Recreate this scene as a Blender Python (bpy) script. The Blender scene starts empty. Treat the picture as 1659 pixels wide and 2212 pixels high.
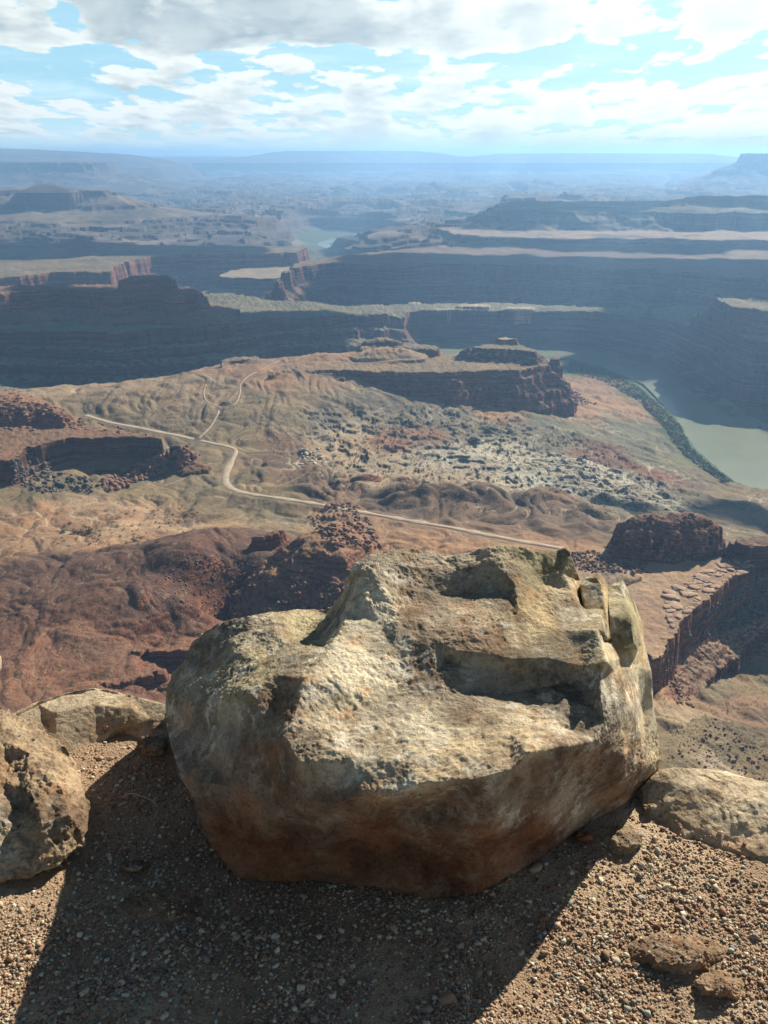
import bpy, math, random
import numpy as np
from mathutils import Vector, Matrix
from mathutils.geometry import delaunay_2d_cdt

S = bpy.context.scene
R = math.radians
SUN_AZ, SUN_EL = 38.0, 33.0          # azimuth to the right of the view axis, elevation
PITCH = 21.93                        # camera looks down by this many degrees
FPX, CX, CY = 1915.0, 829.5, 1106.0  # photograph measured in a 1659 x 2212 frame

# ---------------------------------------------------------------- camera
cam = bpy.data.cameras.new("camera")
cam_ob = bpy.data.objects.new("camera", cam)
S.collection.objects.link(cam_ob)
cam_ob.location = (0, 0, 0)
cam_ob.rotation_euler = (R(90 - PITCH), 0, 0)
cam.sensor_fit = 'VERTICAL'
cam.sensor_height = 24.0
cam.lens = 24.0 * FPX / 2212.0
cam.clip_start, cam.clip_end = 0.05, 300000
S.camera = cam_ob

# ---------------------------------------------------------------- exposure
S.view_settings.view_transform = 'Standard'
S.view_settings.look = 'None'
S.view_settings.exposure = 0.98
S.view_settings.gamma = 1.0
S.cycles.volume_bounces = 0
S.cycles.max_bounces = 4

# ---------------------------------------------------------------- node helpers
class NT:
    def __init__(s, tree):
        s.t = tree; s.n = tree.nodes; s.l = tree.links
    def new(s, kind, props=None, **ins):
        nd = s.n.new(kind)
        for k, v in (props or {}).items(): setattr(nd, k, v)
        for k, v in ins.items():
            k = k.replace('_', ' ')
            s.set(nd, k, v)
        return nd
    def set(s, nd, k, v):
        sock = nd.inputs[int(k)] if k.isdigit() else nd.inputs[k]
        if hasattr(v, 'is_output') or hasattr(v, 'links'): s.l.new(v, sock)
        else: sock.default_value = v
    def math(s, op, a, b=0.0, c=None, clamp=False):
        nd = s.n.new('ShaderNodeMath'); nd.operation = op; nd.use_clamp = clamp
        s.set(nd, '0', a); s.set(nd, '1', b)
        if c is not None: s.set(nd, '2', c)
        return nd.outputs[0]
    def vmath(s, op, a, b=(0, 0, 0)):
        nd = s.n.new('ShaderNodeVectorMath'); nd.operation = op
        s.set(nd, '0', a)
        if op == 'SCALE': s.set(nd, 'Scale', b)
        else: s.set(nd, '1', b)
        return nd.outputs[0]
    def mix(s, f, a, b, mode='MIX'):
        nd = s.n.new('ShaderNodeMix'); nd.data_type = 'RGBA'; nd.blend_type = mode
        nd.clamp_factor = True
        s.set(nd, '0', f)
        for i, v in ((6, a), (7, b)):
            if isinstance(v, tuple) and len(v) == 3: v = v + (1,)
            s.set(nd, str(i), v)
        return nd.outputs[2]
    def noise(s, vec, scale, detail=4, rough=0.55, dist=0.0, kind='FBM'):
        nd = s.n.new('ShaderNodeTexNoise'); nd.noise_type = kind
        s.set(nd, 'Vector', vec); s.set(nd, 'Scale', scale); s.set(nd, 'Detail', detail)
        s.set(nd, 'Roughness', rough); s.set(nd, 'Distortion', dist)
        return nd.outputs['Fac']
    def voro(s, vec, scale, feature='F1', rnd=1.0, out='Distance'):
        nd = s.n.new('ShaderNodeTexVoronoi'); nd.feature = feature
        s.set(nd, 'Vector', vec); s.set(nd, 'Scale', scale); s.set(nd, 'Randomness', rnd)
        return nd.outputs[out]
    def ramp(s, fac, stops, interp='LINEAR'):
        nd = s.n.new('ShaderNodeValToRGB'); cr = nd.color_ramp; cr.interpolation = interp
        while len(cr.elements) < len(stops): cr.elements.new(0.5)
        for e, (p, c) in zip(cr.elements, stops):
            e.position = p
            e.color = (c, c, c, 1) if not isinstance(c, tuple) else (c + (1,) if len(c) == 3 else c)
        s.set(nd, 'Fac', fac)
        return nd.outputs['Color']
    def mapr(s, v, a, b, c=0.0, d=1.0, smooth=True):
        nd = s.n.new('ShaderNodeMapRange'); nd.clamp = True
        nd.interpolation_type = 'SMOOTHSTEP' if smooth else 'LINEAR'
        for k, x in zip(('Value', 'From Min', 'From Max', 'To Min', 'To Max'), (v, a, b, c, d)): s.set(nd, k, x)
        return nd.outputs[0]
    def xyz(s, v):
        nd = s.n.new('ShaderNodeSeparateXYZ'); s.set(nd, '0', v); return nd.outputs
    def comb(s, x, y, z):
        nd = s.n.new('ShaderNodeCombineXYZ')
        s.set(nd, '0', x); s.set(nd, '1', y); s.set(nd, '2', z); return nd.outputs[0]
    def bump(s, h, strength=0.5, dist=1.0, normal=None):
        nd = s.n.new('ShaderNodeBump'); s.set(nd, 'Height', h)
        s.set(nd, 'Strength', strength); s.set(nd, 'Distance', dist)
        if normal is not None: s.set(nd, 'Normal', normal)
        return nd.outputs[0]

# ---------------------------------------------------------------- sky
def build_world():
    w = bpy.data.worlds.new("World"); S.world = w; w.use_nodes = True
    w.cycles.sampling_method = "MANUAL"; w.cycles.sample_map_resolution = 512
    t = NT(w.node_tree); t.n.clear()
    sky = t.new('ShaderNodeTexSky', dict(sky_type='NISHITA', sun_disc=False, sun_elevation=R(SUN_EL),
                sun_rotation=R(SUN_AZ), altitude=1800.0, air_density=1.0, dust_density=1.2, ozone_density=1.0))
    d = t.new('ShaderNodeTexCoord').outputs['Generated']
    x, y, z = t.xyz(d)
    az = t.math('ARCTAN2', x, y)                       # 0 ahead, + right
    hor = t.math('SQRT', t.math('ADD', t.math('MULTIPLY', x, x), t.math('MULTIPLY', y, y)))
    el = t.math('MAXIMUM', t.math('ARCTAN2', z, hor), 0.0)
    deg = t.math('MULTIPLY', el, 57.2958)
    azd = t.math('MULTIPLY', az, 57.2958)
    M, A, SB = (lambda a, b: t.math('MULTIPLY', a, b)), (lambda a, b: t.math('ADD', a, b)), (lambda a, b: t.math('SUBTRACT', a, b))
    # cumulus in perspective: cloud size shrinks towards the horizon
    k = t.math('DIVIDE', 1.0, A(el, 0.045))
    def field(dz, det=8.0):
        e2 = A(el, dz)
        k2 = t.math('DIVIDE', 1.0, A(t.math('MAXIMUM', e2, 0.0), 0.045))
        v = t.comb(M(M(az, A(M(k2, .55), 6.0)), 1.62), M(t.math("LOGARITHM", k2, math.e), 5.9), 5.2)
        base = t.noise(v, 1.0, det, .56, .15)
        puff = t.voro(t.vmath('ADD', t.vmath('SCALE', v, 2.3), (.3, .1, 0)), 1.0, 'SMOOTH_F1', 1.0)
        return SB(base, M(SB(puff, .45), .24))
    big = t.noise(t.comb(M(az, 5.5), M(el, 22.0), 8.4), 1.0, 3, .5, .1)
    bg_ = M(SB(big, .5), 1.0)
    band = M(t.mapr(deg, 4.3, 3.0), t.mapr(azd, -24, 2, .45, 1.0))
    bank = t.mapr(A(deg, A(M(bg_, 2.2), M(t.mapr(azd, 6, 16), -.35))), 5.3, 6.1)
    right = t.mapr(azd, -6.0, 14.0)
    cov = A(M(band, .120), M(bank, .150))
    cov = A(cov, M(bg_, .22))
    cov = SB(cov, M(t.mapr(t.math('ABSOLUTE', SB(deg, A(4.9, M(bg_, 1.4)))), 1.0, .2), .035))
    cov = SB(cov, M(t.mapr(deg, 9, 20), .30))
    def dens(dz): return A(field(dz), cov)
    n0 = dens(0.0); n1 = dens(.006); n2 = dens(.015)
    mask = t.mapr(n0, .508, .568)
    # light reaches the tops: what lies above in the same cloud darkens its base
    thick = A(M(t.mapr(n1, .53, .70), .75), M(t.mapr(n2, .53, .74), .85))
    thick = A(thick, M(t.mapr(n0, .62, .82), .35))
    thick = M(thick, t.mapr(azd, -12, 20, 1.1, .50))
    thick = A(thick, M(M(bank, t.mapr(azd, 10, -6)), .40))
    shade = t.mapr(thick, .25, 2.1, 0, 1, False)
    mott = t.noise(t.comb(M(az, 15), M(el, 32), 4.0), 1.0, 3, .5, .3)
    shade = M(shade, t.mapr(mott, .3, .68, 1.0, .55))
    glow = t.mapr(azd, -24, 24, .86, 1.0)
    ccol = t.mix(shade, (.86, .91, .88), (.37, .46, .52))
    ccol = t.vmath('SCALE', ccol, glow)
    skyc = t.mix(1.0, sky.outputs[0], (0.06, 0.07, 0.07), 'MULTIPLY')
    blue = t.mix(t.mapr(azd, -20, 24), (.34, .60, .74), (.50, .76, .81))
    skyc = t.mix(t.mapr(deg, 14.0, 7.5, 0, .92), skyc, blue)
    skyc = t.mix(t.mapr(deg, 3.8, .2, 0.0, .85), skyc, (.54, .72, .74))
    mask = M(mask, t.mapr(deg, .1, 1.6, .15, .97))
    # thin veil between the cumulus
    veil = t.mapr(t.noise(t.comb(M(az, 9), M(el, 60), 2.0), 1.0, 5, .6, .3), .42, .75, 0, .45)
    skyc = t.mix(M(veil, t.mapr(deg, 9, 3)), skyc, (.78, .90, .91))
    col = t.mix(mask, skyc, ccol)
    bg = t.new('ShaderNodeBackground', Color=col, Strength=.66)
    out = t.new('ShaderNodeOutputWorld'); t.l.new(bg.outputs[0], out.inputs['Surface'])
build_world()

# ---------------------------------------------------------------- sun
sl = bpy.data.lights.new("sun", 'SUN'); sl.energy = 5.0; sl.angle = R(0.5); sl.color = (1.0, 0.92, 0.79)
so = bpy.data.objects.new("sun", sl); S.collection.objects.link(so)
SUN = Vector((math.sin(R(SUN_AZ)) * math.cos(R(SUN_EL)), math.cos(R(SUN_AZ)) * math.cos(R(SUN_EL)), math.sin(R(SUN_EL))))
so.rotation_euler = (-SUN).to_track_quat('-Z', 'Y').to_euler()
so.location = SUN * 60

# ---------------------------------------------------------------- maths helpers
CP, SP = math.cos(R(PITCH)), math.sin(R(PITCH))
def ray(sx, sy):
    sx = np.asarray(sx, float); sy = np.asarray(sy, float)
    u = -(sy - CY) / FPX; r = (sx - CX) / FPX
    return np.stack([r, CP + SP * u, -SP + CP * u], -1)      # unit forward component
def P(sx, sy, z):
    """point where the sight line through photo pixel meets height z"""
    d = ray(sx, sy); k = np.asarray(z, float) / d[..., 2]
    return d * k[..., None]
def proj(p):
    p = np.asarray(p, float)
    f = p[..., 1] * CP - p[..., 2] * SP; u = p[..., 1] * SP + p[..., 2] * CP
    return CX + FPX * p[..., 0] / f, CY - FPX * u / f

_rs = np.random.RandomState(7)
_ang = _rs.rand(256, 256) * 2 * np.pi
_GX, _GY = np.cos(_ang).astype(np.float32), np.sin(_ang).astype(np.float32)
def perlin(x, y):
    xi = np.floor(x); yi = np.floor(y)
    fx = (x - xi).astype(np.float32); fy = (y - yi).astype(np.float32)
    xi = xi.astype(np.int64) & 255; yi = yi.astype(np.int64) & 255
    x1 = (xi + 1) & 255; y1 = (yi + 1) & 255
    def g(a, b, dx, dy): return _GX[a, b] * dx + _GY[a, b] * dy
    u = fx * fx * fx * (fx * (fx * 6 - 15) + 10); v = fy * fy * fy * (fy * (fy * 6 - 15) + 10)
    n00 = g(xi, yi, fx, fy); n10 = g(x1, yi, fx - 1, fy)
    n01 = g(xi, y1, fx, fy - 1); n11 = g(x1, y1, fx - 1, fy - 1)
    a = n00 + u * (n10 - n00); b = n01 + u * (n11 - n01)
    return (a + v * (b - a)) * 1.5
def fbm(x, y, wl, oct=4, gain=0.5, seed=0.0):
    s = 0.0; a = 1.0; t = 0.0
    for i in range(oct):
        f = (2.03 ** i) / wl
        s = s + a * perlin(x * f + 17.3 * i + seed * 7.1, y * f + 9.1 * i + seed * 3.3); t += a; a *= gain
    return s / t
def ridged(x, y, wl, oct=3, gain=0.5, seed=0.0):
    s = 0.0; a = 1.0; t = 0.0
    for i in range(oct):
        f = (2.03 ** i) / wl
        n = 1 - np.abs(perlin(x * f + 31.7 * i + seed * 5.1, y * f + 5.9 * i + seed * 8.3)) * 1.6
        s = s + a * n; t += a; a *= gain
    return s / t
def sstep(x, a, b):
    t = np.clip((x - a) / (b - a), 0, 1); return t * t * (3 - 2 * t)
def terrace(h, s, sharp=0.3, off=0.0):
    q = (h + off) / s; f = np.floor(q); r = q - f
    return (f + sstep(r, 0.5 - sharp / 2, 0.5 + sharp / 2) * 0.82 + r * 0.18) * s - off
# ================================================================ TERRAIN
# palette: ground albedos; the distant one has cloud shade put into it
C = dict(
    tan=(.34, .25, .155), olive=(.265, .205, .12), orange=(.36, .22, .125), peach=(.44, .31, .20),
    red=(.26, .14, .09), brick=(.22, .11, .072), maroon=(.150, .083, .060), brown=(.21, .14, .09),
    grey=(.225, .20, .145), pale=(.50, .42, .29), white=(.52, .49, .38), dust=(.42, .33, .22),
    green=(.10, .13, .05), dgreen=(.045, .075, .03), sage=(.20, .19, .12), far=(.25, .17, .12), mud=(.22, .17, .10))
C = {k: tuple(min(c ** 1.08 * .86, .6) for c in v) for k, v in C.items()}
C['far'] = (.105, .082, .068)  # darkened to stand in for cloud shadow over the distant ground
BASE = []   # (sx, sy, z, colour)
def B(col, *pts):
    for p in pts: BASE.append((p[0], p[1], p[2], col))
B('brown', (-300, 1700, -450), (0, 1600, -455), (300, 1600, -462), (-500, 1400, -450))
B('red', (-100, 1480, -455), (0, 1500, -455), (120, 1450, -454), (200, 1500, -455), (0, 1400, -456), (200, 1400, -452), (300, 1440, -458), (400, 1420, -472), (350, 1370, -466))
B('maroon', (100, 1300, -449), (200, 1260, -446), (300, 1290, -436), (400, 1290, -440), (150, 1220, -457), (270, 1195, -447), (380, 1165, -441), (460, 1142, -434), (520, 1172, -436), (590, 1212, -440), (450, 1205, -434), (540, 1230, -446), (0, 1250, -458), (500, 1265, -460), (640, 1260, -458))
B('brick', (470, 1345, -486), (560, 1325, -492), (700, 1315, -500), (620, 1290, -480))
B('red', (560, 1400, -482), (700, 1400, -485), (900, 1300, -480), (1100, 1300, -470), (1000, 1400, -480), (900, 1600, -480))
B('orange', (0, 1130, -478), (150, 1150, -484), (0, 1180, -473), (100, 1110, -481), (300, 1165, -486), (240, 1115, -484), (420, 1115, -488))
B('peach', (330, 1130, -486), (400, 1140, -487), (250, 1140, -485), (300, 1105, -486), (180, 1090, -482))
B('olive', (250, 1060, -486), (350, 1050, -487), (420, 1080, -489), (460, 1110, -489), (0, 1060, -478), (100, 1075, -480), (400, 1010, -491), (450, 1040, -491))
B('tan', (110, 845, -458), (250, 848, -458), (370, 848, -457), (470, 820, -450), (560, 778, -440), (200, 870, -470), (350, 870, -470), (460, 850, -462), (60, 860, -460))
B('orange', (520, 800, -445), (600, 790, -443), (640, 768, -438), (560, 830, -455), (700, 775, -438), (800, 762, -436))
B('olive', (200, 903, -489), (300, 925, -490), (400, 950, -491), (500, 970, -492), (300, 890, -478), (450, 880, -472), (450, 930, -487), (560, 850, -460), (560, 930, -488), (640, 900, -482), (480, 1020, -488), (500, 1060, -486), (560, 1072, -484), (560, 1110, -484), (640, 1130, -482))
B('brown', (600, 960, -497), (560, 1000, -490), (640, 1020, -494))
B('dust', (700, 950, -500), (760, 930, -500), (780, 990, -500), (900, 1000, -503), (830, 1040, -497), (1040, 1010, -505), (980, 1020, -504))
B('red', (870, 960, -503), (920, 940, -504), (840, 945, -503))
B('grey', (1000, 900, -508), (880, 900, -505), (1070, 930, -512), (1150, 930, -520), (1000, 950, -508), (700, 910, -492))
B('orange', (1150, 885, -530), (1230, 885, -545), (1050, 888, -512), (1310, 860, -575), (1280, 840, -588), (1330, 880, -572))
B('sage', (1200, 960, -528), (1230, 930, -538), (1330, 920, -568), (1380, 930, -574), (1400, 960, -570), (1420, 1000, -562))
B('white', (1200, 1010, -515), (1130, 1010, -510), (1280, 1020, -522), (1180, 1040, -506), (1330, 1040, -528), (1250, 1060, -510), (1000, 990, -505), (1080, 970, -510))
B('brick', (1300, 970, -540), (1350, 1000, -545), (1300, 1000, -532), (1440, 1040, -556))
B('brown', (700, 1070, -482), (850, 1100, -480), (780, 1090, -480), (930, 1090, -485), (1050, 1080, -488), (950, 1120, -479), (1100, 1110, -482), (1180, 1090, -488), (1200, 1130, -478), (1240, 1150, -474))
B('grey', (1300, 1080, -500), (1380, 1090, -508), (1440, 1080, -530))
B('mud', (1500, 1060, -550), (1520, 1035, -572), (1600, 1060, -575), (1540, 1100, -525), (1600, 1110, -530), (1659, 1150, -520), (1800, 1150, -520), (1480, 1120, -505), (1659, 1200, -470), (1750, 1080, -572))
B('orange', (950, 1140, -474), (1100, 1165, -470), (1240, 1190, -466), (800, 1130, -478), (1000, 1180, -466), (720, 1110, -480))
B('green', (1330, 800, -597), (1400, 850, -597), (1440, 900, -597), (1480, 950, -596), (1540, 1000, -594), (1250, 790, -598))
B('grey', (100, 838, -575), (300, 840, -575), (450, 800, -577), (0, 800, -545), (-100, 790, -520), (600, 745, -578), (700, 745, -580), (850, 740, -590), (1000, 740, -596), (-300, 850, -500))
B('green', (1250, 760, -600), (1400, 770, -600), (1500, 820, -600), (1659, 930, -600), (1800, 1000, -600), (1750, 900, -595), (2000, 1050, -590))
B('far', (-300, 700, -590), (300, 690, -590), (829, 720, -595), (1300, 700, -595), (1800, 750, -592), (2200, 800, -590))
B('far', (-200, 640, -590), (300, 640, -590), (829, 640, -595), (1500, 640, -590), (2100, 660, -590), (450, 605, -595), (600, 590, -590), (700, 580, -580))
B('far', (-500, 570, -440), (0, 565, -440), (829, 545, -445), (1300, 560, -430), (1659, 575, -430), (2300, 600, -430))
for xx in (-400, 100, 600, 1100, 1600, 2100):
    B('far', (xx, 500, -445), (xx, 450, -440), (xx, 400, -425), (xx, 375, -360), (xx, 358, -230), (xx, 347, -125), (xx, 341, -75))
# lower right slopes
B('peach', (1300, 1260, -420), (1240, 1210, -425), (1400, 1250, -420))
B('brick', (1560, 1340, -490), (1640, 1280, -490), (1500, 1400, -492), (1430, 1450, -475), (1750, 1250, -480))
B('orange', (1580, 1440, -498), (1659, 1400, -500), (1430, 1500, -462), (1600, 1560, -482), (1640, 1520, -490), (1800, 1400, -500))
B('olive', (1520, 1470, -487), (1560, 1500, -486), (1640, 1470, -495), (1450, 1570, -450), (1500, 1610, -449), (1440, 1620, -448))
B('dust', (1560, 1650, -452), (1480, 1560, -452), (1540, 1600, -455))
B('brown', (1640, 1680, -458), (1600, 1620, -462), (1659, 1600, -470), (1300, 1700, -450), (1900, 1700, -450), (1650, 1560, -484))

_bp = P([b[0] for b in BASE], [b[1] for b in BASE], [b[2] for b in BASE])
_ba = np.arctan2(_bp[:, 0], _bp[:, 1]); _bl = np.log(np.hypot(_bp[:, 0], _bp[:, 1]))
_bz = np.array([b[2] for b in BASE], float)
_K = np.hypot(_ba[:, None] - _ba, _bl[:, None] - _bl)
_n = len(BASE)
_A = np.zeros((_n + 1, _n + 1)); _A[:_n, :_n] = _K - np.eye(_n) * 0.004; _A[:_n, _n] = 1; _A[_n, :_n] = 1
_w = np.linalg.solve(_A, np.append(_bz, 0))

# coarse log-polar control grid
GA = np.linspace(R(-78), R(78), 620); GL = np.linspace(math.log(240), math.log(110000), 700)
ga, gl = np.meshgrid(GA, GL, indexing='ij')
ga = ga.astype(np.float32); gl = gl.astype(np.float32)
gx = np.sin(ga) * np.exp(gl); gy = np.cos(ga) * np.exp(gl)
gz = np.full(ga.shape, _w[_n])
gcol = np.zeros(ga.shape + (3,)); gw = np.zeros(ga.shape)
wn1 = fbm(ga * 100, gl * 100, 6, 4, .55, 3) * 0.035; wn2 = fbm(ga * 100, gl * 100, 6, 4, .55, 9) * 0.035
for i in range(_n):
    gz += _w[i] * np.hypot(ga - _ba[i], gl - _bl[i])
    w_ = 1.0 / ((ga + wn1 - _ba[i]) ** 2 + (gl + wn2 - _bl[i]) ** 2 + 1e-5) ** 2.2
    gcol += w_[..., None] * np.array(C[BASE[i][3]]); gw += w_
gcol /= gw[..., None]
def gsample(grid, x, y):
    a = np.arctan2(x, y); l = np.log(np.hypot(x, y))
    fa = np.clip((a - GA[0]) / (GA[1] - GA[0]), 0, len(GA) - 1.001)
    fl = np.clip((l - GL[0]) / (GL[1] - GL[0]), 0, len(GL) - 1.001)
    ia = fa.astype(int); il = fl.astype(int); fa = fa - ia; fl = fl - il
    if grid.ndim == 3: fa = fa[..., None]; fl = fl[..., None]
    return ((grid[ia, il] * (1 - fa) + grid[ia + 1, il] * fa) * (1 - fl)
            + (grid[ia, il + 1] * (1 - fa) + grid[ia + 1, il + 1] * fa) * fl)

def sdf(px, py, poly, closed=True):
    """signed distance in metres, positive outside"""
    best = np.full(px.shape, 1e18); inside = np.zeros(px.shape, bool)
    n = len(poly)
    for i in range(n if closed else n - 1):
        ax, ay = poly[i][0], poly[i][1]; bx, by = poly[(i + 1) % n][0], poly[(i + 1) % n][1]
        ex, ey = bx - ax, by - ay
        t = np.clip(((px - ax) * ex + (py - ay) * ey) / (ex * ex + ey * ey + 1e-9), 0, 1)
        best = np.minimum(best, (px - ax - t * ex) ** 2 + (py - ay - t * ey) ** 2)
        if closed and abs(ey) > 1e-9:
            c = ((ay > py) != (by > py)) & (px < ex * (py - ay) / ey + ax)
            inside ^= c
    d = np.sqrt(best)
    return np.where(inside, -d, d)

FEATS = []
def feat(name, label, pts, z0, prof, warp=12, wl=None, mode='max', tilt=None, top=None, rock=None, wet=0, gully=0.0, steps=0):
    """pts: rim traced in the photo, all on height z0 (or (sx, sy, z) each)"""
    w = np.array([P(p[0], p[1], p[2] if len(p) > 2 else z0) for p in pts])
    d = sdf(gx.astype(float), gy.astype(float), w)
    zg = None
    if tilt is not None:
        zg = np.zeros(gx.shape); ww = np.zeros(gx.shape)
        for q, r_ in zip(w, pts):
            k = 1 / ((gx - q[0]) ** 2 + (gy - q[1]) ** 2 + 900.0); zg += k * (q[2] - tilt); ww += k
        zg /= ww
    FEATS.append(dict(zg=zg, name=name, label=label, grid=d, z0=z0, prof=np.array(prof, float), warp=warp, wl=wl or warp * 5,
                      mode=mode, top=top, rock=rock, gully=gully, poly=w, id=len(FEATS) + 1, steps=steps,
                      reach=prof[-1][0] + (warp * 2.5 if mode == 'max' else 0)))

def cliffs(top, foot, *frac):
    """profile: alternating cliffs and slopes between two heights; frac = (width, drop) pairs"""
    d, z = 0.0, top; out = [(0, top)]
    tot = sum(f[1] for f in frac)
    for wd, dr in frac:
        d += wd; z -= (top - foot) * dr / tot; out.append((d, z))
    return out

# --- far things first (later features win by height)
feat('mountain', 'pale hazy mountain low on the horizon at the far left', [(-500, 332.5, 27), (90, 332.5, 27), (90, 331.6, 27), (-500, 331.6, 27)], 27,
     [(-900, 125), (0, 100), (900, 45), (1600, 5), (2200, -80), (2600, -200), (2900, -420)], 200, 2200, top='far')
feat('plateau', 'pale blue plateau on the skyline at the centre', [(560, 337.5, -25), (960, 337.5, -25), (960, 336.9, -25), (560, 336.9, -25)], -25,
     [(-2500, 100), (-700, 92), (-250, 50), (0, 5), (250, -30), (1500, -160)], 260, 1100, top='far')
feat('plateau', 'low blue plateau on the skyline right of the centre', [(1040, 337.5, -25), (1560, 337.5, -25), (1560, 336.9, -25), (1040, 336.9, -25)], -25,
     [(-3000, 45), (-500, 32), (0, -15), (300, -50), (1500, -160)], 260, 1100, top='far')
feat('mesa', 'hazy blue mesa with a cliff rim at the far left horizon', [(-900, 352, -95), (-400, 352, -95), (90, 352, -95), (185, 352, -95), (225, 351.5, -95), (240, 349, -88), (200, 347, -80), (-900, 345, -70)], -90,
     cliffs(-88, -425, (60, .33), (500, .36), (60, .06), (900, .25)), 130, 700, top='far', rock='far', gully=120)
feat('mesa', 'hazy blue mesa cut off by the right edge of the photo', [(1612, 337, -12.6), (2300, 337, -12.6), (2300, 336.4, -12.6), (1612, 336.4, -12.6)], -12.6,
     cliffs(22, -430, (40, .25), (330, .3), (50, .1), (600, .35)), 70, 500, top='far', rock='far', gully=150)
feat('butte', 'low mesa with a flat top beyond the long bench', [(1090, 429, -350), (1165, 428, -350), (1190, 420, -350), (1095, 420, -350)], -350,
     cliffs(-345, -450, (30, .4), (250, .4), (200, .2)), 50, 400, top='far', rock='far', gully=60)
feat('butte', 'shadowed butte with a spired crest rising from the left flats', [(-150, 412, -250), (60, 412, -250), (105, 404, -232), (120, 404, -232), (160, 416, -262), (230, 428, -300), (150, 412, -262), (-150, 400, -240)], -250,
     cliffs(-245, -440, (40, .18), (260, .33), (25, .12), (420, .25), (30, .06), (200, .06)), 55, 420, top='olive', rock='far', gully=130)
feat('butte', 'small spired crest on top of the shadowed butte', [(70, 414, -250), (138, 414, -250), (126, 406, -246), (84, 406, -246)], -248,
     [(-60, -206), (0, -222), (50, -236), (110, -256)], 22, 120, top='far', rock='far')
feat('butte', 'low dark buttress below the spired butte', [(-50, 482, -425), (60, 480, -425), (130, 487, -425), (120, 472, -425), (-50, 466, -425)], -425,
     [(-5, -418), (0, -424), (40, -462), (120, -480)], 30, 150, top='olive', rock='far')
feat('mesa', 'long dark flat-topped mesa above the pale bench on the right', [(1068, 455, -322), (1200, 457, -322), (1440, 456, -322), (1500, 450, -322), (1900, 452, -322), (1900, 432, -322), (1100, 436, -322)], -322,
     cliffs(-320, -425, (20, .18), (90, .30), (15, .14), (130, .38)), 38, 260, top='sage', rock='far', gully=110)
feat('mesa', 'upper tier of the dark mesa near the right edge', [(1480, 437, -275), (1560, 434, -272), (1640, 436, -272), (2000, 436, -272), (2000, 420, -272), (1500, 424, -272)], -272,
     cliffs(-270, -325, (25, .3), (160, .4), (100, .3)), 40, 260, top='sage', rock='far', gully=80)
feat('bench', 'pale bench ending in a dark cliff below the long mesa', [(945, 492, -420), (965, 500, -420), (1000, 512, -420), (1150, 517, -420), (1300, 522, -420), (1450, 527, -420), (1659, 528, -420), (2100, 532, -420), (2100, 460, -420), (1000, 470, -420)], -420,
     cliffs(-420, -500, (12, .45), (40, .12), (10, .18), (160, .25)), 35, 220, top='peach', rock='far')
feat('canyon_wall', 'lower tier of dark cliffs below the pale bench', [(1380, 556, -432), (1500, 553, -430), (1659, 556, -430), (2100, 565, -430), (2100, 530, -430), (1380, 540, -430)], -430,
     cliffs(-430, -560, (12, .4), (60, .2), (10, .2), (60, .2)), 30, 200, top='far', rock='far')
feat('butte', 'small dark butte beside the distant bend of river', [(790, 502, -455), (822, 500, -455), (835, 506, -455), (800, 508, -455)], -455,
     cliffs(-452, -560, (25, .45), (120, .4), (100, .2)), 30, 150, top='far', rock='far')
# inner gorges of the far river
feat('gorge', 'gorge', [(620, 548, -600), (700, 543, -600), (810, 540, -600), (850, 520, -600), (800, 505, -600), (700, 500, -600), (640, 515, -600), (690, 530, -600)], -600,
     [(-10, -601.5), (0, -601), (60, -592), (150, -560), (175, -500), (240, -480), (265, -440)], 30, 300, mode='min', top='green')
feat('gorge', 'gorge', [(370, 622, -602), (480, 612, -602), (600, 594, -602), (740, 562, -602), (700, 552, -602), (600, 566, -602), (560, 578, -602), (440, 592, -602), (380, 600, -602)], -602,
     [(-10, -601.5), (0, -601), (50, -592), (110, -560), (125, -500), (190, -480), (210, -440)], 25, 200, mode='min', top='green')
feat('bench', 'pale flat bench above the middle bend of the gorge', [(468, 599, -500), (560, 602, -500), (606, 600, -500), (640, 582, -500), (625, 568, -500), (540, 576, -500), (480, 588, -500)], -500,
     cliffs(-500, -592, (8, .5), (40, .2), (8, .15), (60, .15)), 16, 120, top='dust', rock='far')
# second rank of canyon walls
feat('canyon_wall', 'dark cliff band across the middle distance, centre to right', [(598, 610, -412), (612, 592, -412), (640, 577, -412), (700, 568, -412), (850, 573, -412), (1000, 567, -412), (1200, 572, -412), (1400, 582, -412), (1659, 602, -412), (2100, 640, -412), (2100, 545, -430), (1300, 535, -430), (900, 543, -430), (700, 556, -412), (640, 565, -412)], -412,
     cliffs(-412, -598, (12, .30), (50, .14), (10, .16), (70, .18), (80, .22)), 30, 220, top='brown', rock='maroon', gully=25)
feat('canyon_wall', 'dark terraced wall in the middle distance at the left', [(-500, 610, -440), (0, 602, -440), (110, 590, -440), (240, 586, -440), (262, 566, -440), (330, 553, -440), (400, 549, -440), (560, 548, -440), (640, 546, -440), (660, 535, -445), (-500, 520, -445)], -440,
     cliffs(-440, -592, (14, .45), (60, .17), (10, .18), (70, .20)), 30, 200, top='olive', rock='brick', gully=25)
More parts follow.
